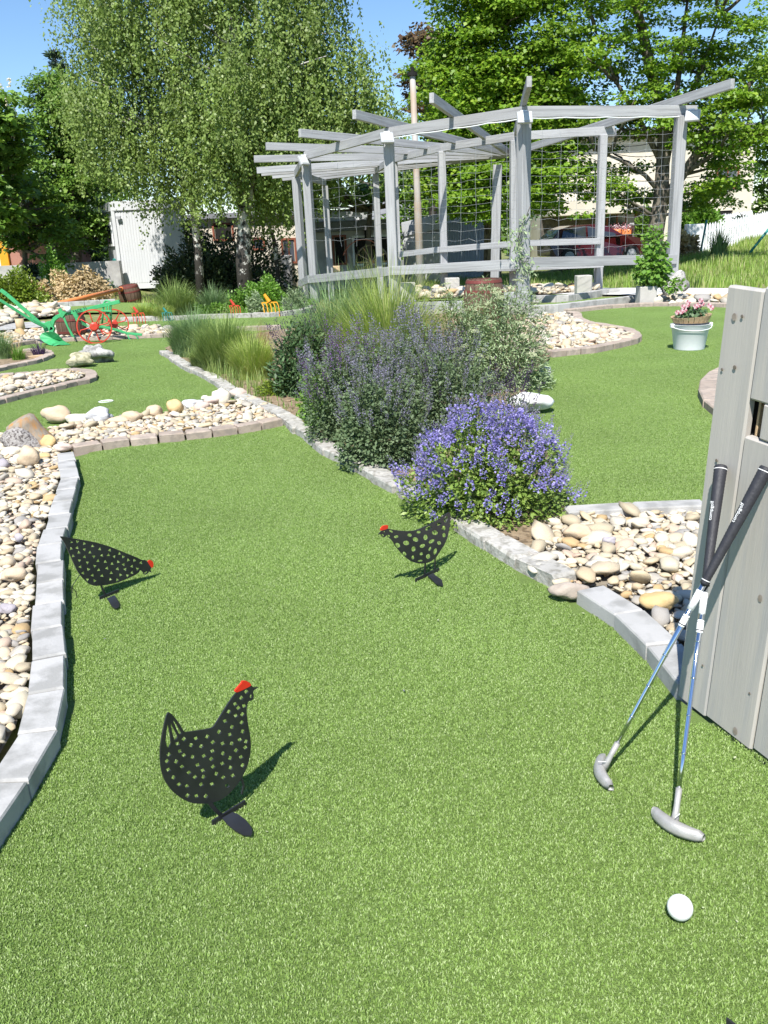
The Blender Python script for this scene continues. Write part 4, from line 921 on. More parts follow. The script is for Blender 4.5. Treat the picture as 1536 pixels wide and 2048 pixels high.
# ------------------------------------------------------------------ green plough
PY = 11.0
pl = empty('plough', P(180, 688), 'old green painted plough with two red spoked wheels on the left green', 'plough')
g8 = lambda x, y, yy=PY: V(x/4.8, 560+y/4.8, yy)
g3 = lambda x, y, yy=PY: V(90+x/7.314, 590+y/7.314, yy)
def part(name, m, fn, parent=pl, sm=False): b = MB(); fn(b); return b.build(name, m, parent, sm)
def bt(pts, w, h):
    def fn(b):
        for p_, q_ in zip(pts, pts[1:]): b.bar(p_, q_, w, h, .003)
    return fn
pb = [g3(1095, 95), g3(620, 205), g3(420, 245), g3(290, 280), g3(190, 310), g3(130, 360), g3(105, 430), g3(110, 560)]
part('beam', M['green'], bt(pb, .04, .045)); 
part('handle', M['green'], bt([g3(-650, -75), g3(-560, -10), g3(-150, 345), g3(-70, 420), g3(40, 450)], .025, .045))
part('handle', M['green'], bt([V(-40, 588, PY-.35), V(0, 600, PY-.33), V(66, 642, PY-.15), V(92, 655, PY-.05)], .025, .035))
part('frog', M['green'], bt([g3(20, 400), g3(70, 520), g3(130, 545)], .06, .12))
part('strut', M['green'], bt([g3(-10, 440), g3(60, 400), g3(130, 420)], .03, .04))
# mouldboard: curved sheet, and the share
def mould(b):
    ol = [(380, 545), (395, 515), (430, 500), (480, 497), (525, 503), (560, 530), (600, 575), (640, 605), (560, 622), (520, 632), (470, 622), (425, 598), (392, 572)]
    c = g8(500, 560, PY-.17); vs = [c]; n = len(ol)
    for x, y in ol: vs.append(g8(x, y, PY-.30+.10*math.sin(x*.02)+.0004*(640-y)))
    vs2 = [v_+Vector((0, .012, 0)) for v_ in vs]
    b.add(vs+vs2, [[0, i+1, (i+1) % n+1] for i in range(n)]+[[n+1, n+2+(i+1) % n, n+2+i] for i in range(n)]+[[i+1, n+2+i, n+2+(i+1) % n, (i+1) % n+1] for i in range(n)])
part('mouldboard', M['green'], mould)
def share(b):
    ol = [(490, 615), (600, 580), (680, 625), (650, 635), (545, 645)]; vs = [g8(x, y, PY-.36) for x, y in ol]; vs = [Vector((v_.x, v_.y, max(.012, v_.z))) for v_ in vs]; vs2 = [v_+Vector((0, .02, -.006)) for v_ in vs]; n = 5
    b.add(vs+vs2, [list(range(n)), list(range(n, 2*n))[::-1]]+[[i, (i+1) % n, n+(i+1) % n, n+i] for i in range(n)])
part('share', M['green'], share)
def coulter(b):
    ol = [(265, 270), (290, 330), (345, 470), (400, 560), (435, 630), (385, 600), (330, 490), (265, 350)]; vs = [g3(x, y, PY-.06) for x, y in ol]; vs2 = [v_+Vector((0, .015, 0)) for v_ in vs]; n = 8
    b.add(vs+vs2, [list(range(n)), list(range(n, 2*n))[::-1]]+[[i, (i+1) % n, n+(i+1) % n, n+i] for i in range(n)])
part('coulter', M['green'], coulter)
part('coulter', M['green'], bt([g3(210, 200), g3(250, 290)], .02, .05)); part('clamp', M['green'], bt([g3(240, 320, PY-.04), g3(285, 250, PY-.04)], .06, .05))
part('clamp', M['green'], bt([g3(425, 250, PY-.05), g3(470, 330, PY-.05), g3(490, 380, PY-.05)], .04, .05))
arch = [g3(835, 420), g3(850, 250), g3(855, 130), g3(880, 90), g3(915, 82), g3(950, 100), g3(962, 150), g3(965, 250), g3(968, 420)]
part('bridle', M['green'], lambda b: b.tube(arch, .012, 8), sm=True)
for x in (895, 930): part('bridle_bar', M['green'], bt([g3(x, 150, PY-.02), g3(x+10, 380, PY-.02)], .012, .02))
part('crossbar', M['green'], bt([g3(820, 228, PY-.04), g3(975, 240, PY-.04)], .02, .02))
def chain(b):
    for i in range(8):
        t = i/7; c = g3(480+150*t, 330+120*t**.6+10*math.sin(t*3), PY-.03); b.tube([c+Vector((.02*math.cos(a_), 0, .011*math.sin(a_))) for a_ in np.linspace(0, 6.28, 9)], .004, 5, False)
part('chain', M['green'], chain)
part('drawbar', M['green'], bt([g3(800, 455), g3(1000, 500), g3(1080, 520), g3(1200, 560), g3(1420, 580)], .02, .03))
part('hook', M['green'], lambda b: b.tube([g3(1200, 560), g3(1230, 640), g3(1280, 688), g3(1340, 685), g3(1360, 640), g3(1330, 590), g3(1270, 575)], .009, 7), sm=True)
part('axle', M['green'], lambda b: b.tube([g3(725, 487, PY-.02), g3(1030, 462, PY+.45)], .015, 8))
def wheel(c, rx, tilt, hubr=.055):
    w_ = MB(); ax = Vector((math.sin(tilt), -math.cos(tilt), 0)); u = Vector((math.cos(tilt), math.sin(tilt), 0)); zz_ = Vector((0, 0, 1)); n = 40
    vs = []
    for i in range(n):
        a_ = 2*math.pi*i/n; d_ = u*math.cos(a_)+zz_*math.sin(a_)
        for rr, k in ((rx, -.018), (rx, .018), (rx-.014, .018), (rx-.014, -.018)): vs.append(c+d_*rr+ax*k)
    fs = [[4*i+j, 4*i+(j+1) % 4, 4*((i+1) % n)+(j+1) % 4, 4*((i+1) % n)+j] for i in range(n) for j in range(4)]
    w_.add(vs, fs); rim = w_.build('wheel', M['redw'], pl)
    for k in range(8):
        a_ = 2*math.pi*k/8+.2; d_ = u*math.cos(a_)+zz_*math.sin(a_); tn = u*-math.sin(a_)+zz_*math.cos(a_); b = MB()
        b.tube([c+d_*.03, c+d_*rx*.5, c+d_*rx*.82+tn*.0, c+d_*(rx-.03)+tn*.015, c+d_*(rx-.012)+tn*.04], .0075, 6); b.build('spoke', M['redw'], rim, True)
    b = MB(); b.tube([c-ax*.04, c-ax*.03, c+ax*.03, c+ax*.04], [hubr*.7, hubr, hubr, hubr*.7], 12); b.build('hub', M['redw'], rim)
cA = g3(725, 487, 10.75); wheel(Vector((cA.x, cA.y, .205)), .21, .22)
cB = g3(1010, 462, 11.25); wheel(Vector((cB.x, cB.y, .185)), .19, .30)
m4 = Matrix((Vector((1, 0, .24)).normalized(), Vector((-.24, 0, 1)).normalized(), Vector((0, -1, 0)))).transposed().to_4x4(); m4.translation = g3(505, 217, PY-.027)
textmesh('SACK TI', .05, M['ink'], pl, m4)
# white mug-like cap on the plough beam
p = g3(338, 215, PY-.02); b = MB(); b.lathe([(.0, -.03), (.03, -.03), (.036, .035), (.03, .035), (.0, .03)], 14, p); tag(b.build('white_cup', M['white'], None, True), 'small white cup hanging on the green plough beam', 'cup')

# hand forks stuck in the bed
def handfork(label, px_, py_, sc, m, yaw):
    c = GT(px_, py_); e = empty('hand_fork', c, label, 'garden fork', 'old painted fork heads set in the bed edge')
    u = Vector((math.cos(yaw), math.sin(yaw), 0)); b = MB(); b.tube([c+Vector((-.06*sc, 0, .30*sc)), c+Vector((0, 0, .20*sc))], [.02*sc, .028*sc], 8); b.build('socket', m, e)
    b = MB(); b.bar(c+u*-.1*sc+Vector((0, 0, .19*sc)), c+u*.1*sc+Vector((0, 0, .19*sc)), .012*sc, .016*sc); b.build('crossbar', m, e)
    for k in range(5):
        t = (k-2)*.05*sc; b = MB(); q = c+u*t
        b.tube([q+Vector((0, 0, .19*sc)), q+Vector((.02*sc, -.03*sc, .15*sc)), q+Vector((.03*sc, -.05*sc, .07*sc)), q+Vector((.03*sc, -.05*sc, 0))], .0065*sc, 5); b.build('tine', m, e)
handfork('small red fork head standing on the kerb right of the plough', 278, 648, .85, M['redw'], .2)
handfork('small teal fork head against the grass clumps', 335, 643, .7, M['teal'], .1)
handfork('red orange fork head among the low plants under the birch', 470, 632, .85, M['redw'], -.3)
handfork('bright yellow fork head with six tines by the blue grey plants', 541, 634, 1.15, M['yellowp'], .05)
# short posts and odd bits
def logpost(label, px_, py_, w, hgt, name='wooden_stump'):
    c = GT(px_, py_); zd = (np.array(c)-CO)@cF; r = w/2*zd/FPX; h_ = hgt*zd/FPX; b = MB(); b.lathe([(r*1.05, 0), (r, h_*.5), (r*.96, h_), (0, h_*1.01)], 14, c); tag(b.build(name, M['wood'], None, True), label, 'stump')
logpost('short pale wooden stump standing on the grey slabs behind the reed bed', 42, 660, 17, 22)
logpost('little grey stump in front of the hedge at the far left', 60, 611, 9, 9)
a = P(44, 716, .03); b_ = P(87, 712, .03); b = MB(); b.bar(a, b_, .07, .03, .003); tag(b.build('plank', M['wood'], None), 'short orange brown plank lying in the reed bed', 'plank')
# cup hole rim on the green
p = P(212, 804); b = MB(); n = 28
b.lathe([(.054, -.001), (.056, .004), (.050, .004), (.050, -.02)], n, (p.x, p.y, .004)); tag(b.build('hole_cup', M['white'], None, True), 'white rimmed golf hole in the left green', 'golf hole')

# ------------------------------------------------------------------ split log stump at the left
c = P(72, 893, .02); e = empty('log_stump', c, 'leaning broken log stump with rough lichen bark on the pebbles', 'stump')
zd = (np.array(c)-CO)@cF; k_ = zd/FPX
axis = V(38, 838, c.y)-V(80, 893, c.y); axis = axis.normalized(); L_h = (V(38, 838, c.y)-V(80, 893, c.y)).length*1.04
base = V(78, 896, c.y); side = axis.cross(Vector((0, 1, 0))).normalized()
def limb(rads, m, nm, n=26, off=Vector((0, 0, 0)), noise_=.1, seed=0, half=None):
    vs = []; K = len(rads)
    fw = side.cross(axis).normalized()
    for i, (t, r) in enumerate(rads):
        for j in range(n):
            a_ = 2*math.pi*j/n
            d_ = side*math.cos(a_)+fw*math.sin(a_); nz_ = 1+noise_*mnoise.noise(Vector((math.cos(a_)*1.5+seed, math.sin(a_)*1.5, t*3)))+noise_*.5*mnoise.noise(Vector((math.cos(a_)*6, math.sin(a_)*6, t*9+seed)))
            vs.append(base+off+axis*(t*L_h)+d_*r*nz_)
    fs = [[i*n+j, i*n+(j+1) % n, (i+1)*n+(j+1) % n, (i+1)*n+j] for i in range(K-1) for j in range(n)]+[[(K-1)*n+j for j in range(n)]]
    b = MB(); b.add(vs, fs); return b.build(nm, m, e, True)
R_ = 33*k_
limb([(-.12, R_*1.1), (.1, R_*1.05), (.3, R_*1.0), (.5, R_), (.7, R_*.98), (.88, R_*.95), (.97, R_*.8), (1.0, R_*.45), (1.01, R_*.05)], M['log'], 'heartwood', noise_=.16)
limb([(-.14, R_*1.02), (.1, R_*.98), (.3, R_*.96), (.5, R_*.9), (.68, R_*.8), (.78, R_*.4)], M['logbark'], 'bark', off=-side*0+Vector((-.045, -.055, 0)) if True else 0, noise_=.3, seed=4)

# ------------------------------------------------------------------ bucket with basket and pansies
p = P(1388, 702); zd = (np.array(p)-CO)@cF; k_ = zd/FPX; e = empty('bucket', (p.x, p.y+.13, 0), 'white metal bucket standing on the right green', 'bucket')
c = (p.x, p.y+.13, 0); r0, r1, hb_ = 30*k_, 37*k_, 50*k_*1.02
b = MB(); b.lathe([(r0*.98, 0), (r0, .01), (r0+(r1-r0)*.78, hb_*.78), (r0+(r1-r0)*.80+.004, hb_*.80), (r1+.003, hb_*.985), (r1+.008, hb_), (r1-.004, hb_), (r1-.01, hb_*.9), (0, hb_*.85)], 40, c); b.build('pail', M['white'], e, True)
for s in (-1, 1):
    b = MB(); b.box((c[0]+s*(r1+.006), c[1]-.02, hb_-.01), (.03, .045, .035), None, .004); b.build('handle_lug', M['white'], e)
b = MB(); b.tube([(c[0]+(r1+.015)*math.cos(t), c[1]-(r1+.015)*math.sin(t)*.98, hb_-.012-.035*math.sin(t)) for t in np.linspace(0, math.pi, 20)], .004, 6); b.build('handle', M['white'], e, True)
e2_ = empty('flower_tray', (c[0], c[1], hb_), 'oval wooden slat tray resting on the white bucket', 'plant tray')
tz = hb_+.012
for i in range(22):
    a0 = 2*math.pi*i/22+.02; a1 = 2*math.pi*(i+1)/22-.02; b = MB(); vs = []
    for z, s in ((tz, .88), (tz+.062, 1.06)):
        for a_ in (a0, a1):
            for rr in (1, .93): vs.append((c[0]+r1*s*rr*1.02*math.cos(a_), c[1]+r1*s*rr*.9*math.sin(a_), z+(.012*math.cos(a_-.3) if z > tz else 0)))
    b.add(vs, [[0, 2, 6, 4], [1, 5, 7, 3], [4, 6, 7, 5], [0, 4, 5, 1], [2, 3, 7, 6], [0, 1, 3, 2]]); b.build('slat', M['wood'], e2_)
b = MB(); b.lathe([(r1*.9, tz+.004), (0, tz+.006)], 24, (c[0], c[1], 0)); b.build('base', M['soil'], e2_)
BK = Vector((c[0], c[1], tz+.03))

# ivy planter
p = P(1297, 612); e = empty('planter', (p.x, p.y+.12, 0), 'low square concrete planter holding the ivy below the pergola corner', 'planter')
b = MB(); b.box((p.x, p.y+.14, .13), (.24, .24, .28), None, .01); b.build('box', M['planter'], e); IV = Vector((p.x+.05, p.y+.14, .27))
# ------------------------------------------------------------------ foliage helpers
def unit(a): return a/np.maximum(np.linalg.norm(a, axis=1, keepdims=True), 1e-9)
def kites(C, D, N, L, W_, fold=.0):
    D = unit(D); S = unit(np.cross(D, N)); N2 = np.cross(S, D); L = np.asarray(L)[:, None]; W_ = np.asarray(W_)[:, None]
    mid = C+D*L*.45+N2*L*fold
    V_ = np.stack([C, mid+S*W_*.5, C+D*L, mid-S*W_*.5], 1).reshape(-1, 3)
    F = np.arange(len(C)*4).reshape(-1, 4); return V_, F
def quadobj(name, sets, m, parent=None):
    Vs, Fs, k = [], [], 0
    for v, f in sets: Vs.append(v); Fs.append(f+k); k += len(v)
    return link(name, npmesh(name, np.concatenate(Vs), np.concatenate(Fs)), m, parent)
def rnd_dir(n):
    a = rng.normal(size=(n, 3)); return unit(a)
def blades(B, H, Wd, lean, az, curl=1.6, seg=4):
    """arching grass blades; B bases, H length, lean radians at the tip"""
    n = len(B); t = np.linspace(0, 1, seg+1); side = np.c_[-np.sin(az), np.cos(az), np.zeros(n)]
    pts = []
    pos = B.copy(); pts.append(pos.copy())
    for k in range(seg):
        th = lean*((k+.6)/seg)**curl; d = np.c_[np.cos(az)*np.sin(th), np.sin(az)*np.sin(th), np.cos(th)]
        pos = pos+d*(H/seg)[:, None]; pts.append(pos.copy())
    V_ = []
    for k in range(seg+1):
        w = Wd*(1-.9*(k/seg)**1.5)*.5; V_ += [pts[k]-side*w[:, None], pts[k]+side*w[:, None]]
    V_ = np.stack(V_, 1).reshape(-1, 3); m = 2*(seg+1); i = np.arange(n)[:, None]*m
    F = np.concatenate([i+np.array([2*k, 2*k+1, 2*k+3, 2*k+2]) for k in range(seg)]); return V_, F
def ell(px_, py_, y, rx, rz, ry):
    c = V(px_, py_, y); zd = (np.array(c)-CO)@cF; k = zd/FPX; return (np.array(c), np.array([rx*k, ry, rz*k]))
def in_ell(E_, n, pw_=.45):
    w = np.array([r[0]*r[2] for _, r in E_]); idx = rng.choice(len(E_), n, p=w/w.sum())
    d = rnd_dir(n); rr = rng.uniform(0, 1, n)**pw_
    C = np.array([e_[0] for e_ in E_])[idx]; R_ = np.array([e_[1] for e_ in E_])[idx]; return C+d*R_*rr[:, None], d
def trunk(b, pts, r0, r1, n=10):
    k = len(pts); b.tube(pts, [r0+(r1-r0)*i/(k-1) for i in range(k)], n)
def wig(a, b_, n=6, amp=.06):
    a = Vector(a); b_ = Vector(b_); L = (b_-a).length; o = []
    for i in range(n+1):
        t = i/n; p = a.lerp(b_, t)
        if 0 < i < n: p += Vector((random.gauss(0, amp), random.gauss(0, amp), random.gauss(0, amp)*.6))*L*.35
        o.append(p)
    return o
def branches(b, src, targets, r=.03, n=5):
    for t in targets:
        s = min(src, key=lambda q: (Vector(q)-Vector(t)).length+.25*abs(Vector(q).z-Vector(t).z+1.2) if Vector(q).z < t[2] else 99)
        b.tube(wig(s, t, 5), [r*(1-.16*i) for i in range(6)], n)
def birch(label, foot, path, r0, E_, nstr, per, extra_tr=None, leaf=.05, forks=()):
    c = foot; e = empty('birch_tree', c, label, 'birch tree', 'tall weeping birches behind the beds')
    b = MB(); trunk(b, path, r0, r0*.25, 12)
    for f_, rf in forks: trunk(b, f_, rf, rf*.3, 9)
    b.build('trunk', M['birch'], e, True)
    S0, d = in_ell(E_, nstr, .42)
    C1, d1_ = in_ell(E_, nstr//22, .5); wi = rng.integers(0, len(C1), nstr); cl_ = rng.random(nstr) < .72
    S0 = np.where(cl_[:, None], C1[wi]+rng.normal(0, 1, (nstr, 3))*[.26, .26, .32], S0); d = np.where(cl_[:, None], unit(d1_[wi]+rng.normal(0, .35, (nstr, 3))), d); Ls = rng.uniform(.35, 1.5, nstr)
    n = rng.poisson(per*Ls/.85)+2; idx = np.repeat(np.arange(nstr), n); N_ = len(idx)
    t = rng.uniform(0, 1, N_); out = np.c_[d[:, 0], d[:, 1], np.zeros(nstr)]
    C = S0[idx]+np.c_[np.zeros(N_), np.zeros(N_), -t*Ls[idx]]+out[idx]*(.25*np.sqrt(t))[:, None]+rng.normal(0, .04, (N_, 3))
    D = np.c_[rng.normal(0, .6, N_), rng.normal(0, .6, N_), -rng.uniform(.3, 1.4, N_)]
    Nn = out[idx]*.5+rng.normal(0, .6, (N_, 3))+np.array([-.1, -.6, .75])
    L = rng.uniform(.6, 1.25, N_)*leaf
    quadobj('foliage', [kites(C, D, Nn, L, L*.72)], M['lbirch'], e)
    b = MB(); k = rng.choice(nstr, 70, replace=False); src = [p for p in path[2:]]
    for f_, _ in forks: src += list(f_[1:])
    src2 = [Vector(a).lerp(Vector(q), s) for a, q in zip(src, src[1:]) for s in (0, .5)]+src[-1:]
    branches(b, src2, [tuple(S0[i]) for i in k], .045, 5); b.build('branches', M['birch'], e, True)
    return e
def maple(label, foot, path, r0, E_, ncl, per, lm, leaf=.11, cl=(.35, .75), forks=(), bark='bark', name='maple_tree', cat='maple tree', flat=.5, nb=45, group=None):
    e = empty(name, foot, label, cat, group); b = MB(); trunk(b, path, r0, r0*.35, 12)
    for f_, rf in forks: trunk(b, f_, rf, rf*.3, 9)
    b.build('trunk', M[bark], e, True)
    C0, d0 = in_ell(E_, ncl, .4); r = rng.uniform(*cl, ncl); n = rng.poisson(per*(r/np.mean(cl))**2)+4; idx = np.repeat(np.arange(ncl), n); N_ = len(idx)
    d = rnd_dir(N_); d[:, 2] = np.where(d[:, 2] < -.25, -d[:, 2]*.6, d[:, 2]); q = rng.uniform(.55, 1.05, N_)
    C = C0[idx]+d*np.array([1, 1, flat])*(r[idx]*q)[:, None]
    D = d*np.array([1, 1, .2])+rng.normal(0, .45, (N_, 3))+np.array([0, 0, -.35]); Nn = d*.45+np.array([-.1, -.35, .8])+rng.normal(0, .38, (N_, 3))
    L = rng.uniform(.6, 1.3, N_)*leaf; quadobj('foliage', [kites(C, D, Nn, L, L*.9, .08)], M[lm], e)
    b = MB(); src = list(path[1:])
    for f_, _ in forks: src += list(f_[1:])
    src2 = [Vector(a).lerp(Vector(q_), s) for a, q_ in zip(src, src[1:]) for s in (0, .5)]+src[-1:]
    branches(b, src2, [tuple(C0[i]) for i in rng.choice(ncl, min(nb, ncl), replace=False)], .06, 5); b.build('branches', M[bark], e, True)
    return e, C0, r

# ------------------------------------------------------------------ background buildings
def at_h(px_, y, z): # x of the picture column px_ at depth y, height z
    lo, hi = -80., 80.
    for _ in range(60):
        m_ = (lo+hi)/2
        if proj((m_, y, z))[0] < px_: lo = m_
        else: hi = m_
    return lo
def zrow(x, y, py_):
    lo, hi = -6., 30.
    for _ in range(60):
        m_ = (lo+hi)/2
        if proj((x, y, m_))[1] > py_: lo = m_
        else: hi = m_
    return lo
def facade(name, label, px0, px1, y, ptop, pbot, depth, m, roof=None, cat='building', rowx=None):
    x0 = at_h(px0, y, 1); x1 = at_h(px1, y, 1); zt = zrow((x0+x1)/2, y, ptop); zb = -1.2
    e = empty(name, ((x0+x1)/2, y, zb), label, cat); b = MB(); b.box(((x0+x1)/2, y+depth/2, (zt+zb)/2), (x1-x0, depth, zt-zb)); b.build('wall', m, e)
    if roof:
        b = MB(); b.box(((x0+x1)/2, y+depth/2, zt+.1), (x1-x0+.5, depth+.5, .2), None, .02); b.build('roof', roof, e)
    return e, x0, x1, zt
def opening(e, y, px0, px1, py0, py1, m, fr, name='window', d=.06, panes=1):
    xa = at_h(px0, y, 1); xb = at_h(px1, y, 1); xm = (xa+xb)/2; z1 = zrow(xm, y, py0); z0 = zrow(xm, y, py1); w, h_ = xb-xa, z1-z0
    b = MB(); t_ = .07
    b.box((xa+t_/2, y-d/2, (z0+z1)/2), (t_, d, h_)); b.box((xb-t_/2, y-d/2, (z0+z1)/2), (t_, d, h_)); b.box((xm, y-d/2, z1-t_/2), (w-2*t_-.004, d, t_)); b.box((xm, y-d/2, z0+t_/2), (w-2*t_-.004, d, t_))
    f_ = b.build(name, fr, e)
    for k in range(panes):
        ww = (w-2*t_)/panes; b = MB(); b.box((xa+t_+ww*(k+.5), y-.012, (z0+z1)/2), (ww-.05, .02, h_-2*t_-.004)); b.build('pane', m, f_)
    if panes > 1:
        for k in range(1, panes):
            b = MB(); b.box((xa+t_+(w-2*t_)/panes*k, y-.03, (z0+z1)/2), (.045, .05, h_-2*t_-.004)); b.build('mullion', fr, f_)
    return f_
# container cabin
cy_ = 25.6; xa = at_h(213, cy_, 2); c0 = GT(246, 575); c0.z = 0; zt = zrow(c0.x, c0.y, 404)
e = empty('site_cabin', c0, 'white grey container cabin with ribbed steel walls behind the barrel', 'cabin'); ang = .10
ux = Vector((math.cos(ang), -math.sin(ang), 0)); uy = Vector((-.42, .91, 0)).normalized()
b = MB(); Lx, Ly = 2.5, 2.2
q = [c0, c0+ux*Lx, c0+ux*Lx+uy*Ly, c0+uy*Ly]; b.prism([(p_.x, p_.y) for p_ in q], -.3, zt); b.build('body', M['cont'], e)
nR = 24
for i in range(nR):
    p0 = c0+ux*(.12+(Lx-.2)*i/nR)-Vector((0, .012, 0)); b = MB(); b.bar((p0.x+.02, p0.y, -.1), (p0.x+.02, p0.y, zt-.35), .05, .005, 0, (0, 1, 0)); b.build('rib', M['cont'], e)
b = MB(); b.bar((c0.x, c0.y-.02, -.2), (c0.x, c0.y-.02, zt-.02), .12, .06, .006, (0, 1, 0)); b.build('corner_post', M['cont'], e)
b = MB(); b.bar(c0+Vector((0, -.03, zt-.14)), c0+ux*Lx+Vector((0, -.03, zt-.14)), .06, .3, .006); b.bar(c0+Vector((-.03, -.03, zt-.14)), c0+uy*Ly+Vector((-.03, 0, zt-.14)), .06, .3, .006); b.build('roof_rim', M['cont'], e)
p0 = c0+uy*.5; b = MB(); b.bar(p0+Vector((-.04, 0, 1.55)), p0+uy*1.+Vector((-.04, 0, 1.55)), .05, .8, .01); w_ = b.build('window', M['white'], e)
b = MB(); b.bar(p0+uy*.14+Vector((-.07, 0, 1.55)), p0+uy*.86+Vector((-.07, 0, 1.55)), .02, .6, .004); b.build('pane', M['glass'], w_)
b = MB(); b.box(c0+ux*.2+Vector((0, -.12, zt-.5)), (.16, .1, .08), None, .01); b.build('floodlight', M['galv'], e)
p0 = c0+Vector((-.16, -.1, 0)); b = MB()
for k in range(4): b.tube([(p0.x+.02*k+.05*math.cos(t), p0.y-.05, .35+.4*math.sin(t)) for t in np.linspace(0, 6.28, 18)], .010, 6, False)
tag(b.build('garden_hose', M['teal'], None, True), 'coiled dark green garden hose hanging at the corner of the cabin', 'hose')
# left pink building with yellow corner and low wall
e, x0, x1, zt = facade('pink_building', 'dusky pink building with yellow corner strip at the left edge', -200, 95, 33, 440, 560, 5, M['pink'], M['roof'])
b = MB(); xq = at_h(10, 33, 1); b.box((xq, 32.93, 1.2), (.32, .12, 4.6), None, .01); b.build('corner_strip', M['yellowp'], e)
b = MB(); xq = at_h(-40, 33, 1); b.box((xq, 32.95, .2), (1.7, .08, 2.6), None, .01); b.build('plinth_panel', M['white'], e)
e, x0, x1, zt = facade('garden_wall', 'low whitish boundary wall behind the trees at the left', -60, 235, 30.5, 528, 590, .25, M['render2'], None, 'wall')
# cream building behind the birches
e, x0, x1, zt = facade('cream_building', 'low cream plastered building behind the birches', 318, 615, 34, 437, 560, 6, M['render'], M['roof'])
opening(e, 34, 352, 372, 448, 482, M['glass'], M['yellowp']); opening(e, 34, 428, 470, 446, 482, M['dark'], M['brownwood']); opening(e, 34, 505, 530, 475, 500, M['glass'], M['brownwood'])
opening(e, 34, 562, 592, 476, 527, M['glass'], M['brownwood'], 'door', panes=2)
b = MB(); xa = at_h(562, 34, 1); xb = at_h(582, 34, 1); b.box(((xa+xb)/2, 33.8, -.1), (xb-xa, .4, 1.3), None, .02); b.build('step_wall', M['render2'], e)
# white grey building with garage, seen through the pergola
e, x0, x1, zt = facade('grey_building', 'flat roofed whitish building with brown door and garage seen through the pergola', 608, 792, 31, 442, 560, 5, M['render2'], None)
b = MB(); b.box(((x0+x1)/2, 30.9, zt-.16), (x1-x0+.1, .16, .34), None, .01); b.build('fascia', M['roof'], e)
b = MB(); b.box(((x0+x1)/2-.3, 33, zt+.2), (x1-x0-1, 3.5, .35), None, .01); b.build('roof', M['cont'], e)
opening(e, 31, 664, 693, 470, 530, M['dark'], M['brownwood'], 'door'); opening(e, 31, 704, 790, 470, 530, M['dark'], M['white'], 'garage_door'); opening(e, 31, 708, 716, 488, 505, M['glass'], M['dark'])
b = MB(); b.box((at_h(733, 30.9, 1), 30.85, zrow(1, 31, 466)), (.12, .2, .25), None, .01); b.build('wall_lamp', M['dark'], e)
# grey shed
x0 = at_h(806, 33, 1); x1 = at_h(884, 31, 1); x2 = at_h(968, 33.5, 1); e = empty('grey_shed', (x1, 31, -.8), 'grey blue sheet metal garage with sloping top behind the pergola', 'shed')
z0_, z1_ = zrow(x0, 33, 448), zrow(x1, 31, 430)
b = MB(); b.add([(x0, 33, -1), (x1, 31, -1), (x2, 33.5, -1), (x0+1, 36, -1), (x0, 33, z0_), (x1, 31, z1_), (x2, 33.5, z1_-.1), (x0+1, 36, z0_)], [[0, 1, 5, 4], [1, 2, 6, 5], [2, 3, 7, 6], [3, 0, 4, 7], [4, 5, 6, 7]]); b.build('wall', M['greyshed'], e)
b = MB(); b.bar((x0, 32.93, z0_-.2), (x1, 30.93, z1_-.2), .1, .5, .01); b.build('fascia', M['cont'], e)
dd = Vector((x1-x0, -2, 0)); 
for s, w_, m_ in ((.18, .8, 'white'), (.68, 1.3, 'cont')):
    a = Vector((x0, 32.96, .1))+dd*s; b = MB(); u_ = dd.normalized(); b.bar(a-u_*w_/2, a+u_*w_/2, .05, 2.0, .01); b.build('door', M[m_], e)
for k in range(26):
    a = Vector((x1, 30.98, 0)).lerp(Vector((x2, 33.48, 0)), (k+.5)/26); b = MB(); b.bar((a.x, a.y, -.8), (a.x, a.y, z1_-.25), .04, .03, 0, (.6, -.8, 0)); b.build('rib', M['greyshed'], e)
# dark roof house behind
e, x0, x1, zt = facade('far_house', 'distant dark roofed house peeking over the garage beside the pole', 735, 830, 48, 440, 540, 6, M['roof'])
b = MB(); b.add([(x0-.3, 47.6, zt), (x1+.3, 47.6, zt), (x1, 50, zt+1.6), (x0+.8, 50, zt+1.4)], [[0, 1, 2, 3]]); b.build('roof', M['roof'], e)
b = MB(); xq = at_h(720, 40, 1); b.box((xq, 47, zt+.6), (.7, .6, 1.6), None, .01); b.build('chimney', M['render2'], e)
# house on the right
HY = 41.
e, x0, x1, zt = facade('cream_house', 'large cream house with dark stone ground floor and balcony behind the maple', 1080, 1500, HY, 272, 500, 9, M['render'], None, 'house')
b = MB(); b.box(((x0+x1)/2, HY+4.5, zt+.15), (x1-x0+1.2, 10, .3), None, .03); b.build('roof', M['roof'], e)
xm = at_h(1300, HY, 1); zA = zrow(x0+3, HY, 428); b = MB(); b.box(((x0+xm)/2, HY-.15, (zA-1.2)/2), (xm-x0, .3, zA+1.2)); b.build('stone_front', M['stonewall'], e)
b = MB(); zB, zC = zrow(x0+3, HY-1.2, 428), zrow(x0+3, HY-1.2, 398); b.box(((x0+xm)/2, HY-1., (zB+zC)/2), (xm-x0, 2., zC-zB), None, .02); b.build('balcony', M['render'], e)
for k in range(40):
    xx = x0+(xm-x0)*(k+.5)/40; b = MB(); b.box((xx, HY-2.02, zC+.22), (.03, .03, .44)); b.build('baluster', M['galv'], e)
opening(e, HY-.3, 1212, 1272, 425, 468, M['glass'], M['brownwood'], 'window', panes=3)
opening(e, HY, 1425, 1470, 335, 378, M['glass'], M['brownwood'], 'window', panes=2); opening(e, HY, 1425, 1466, 418, 445, M['dark'], M['render'], 'window')
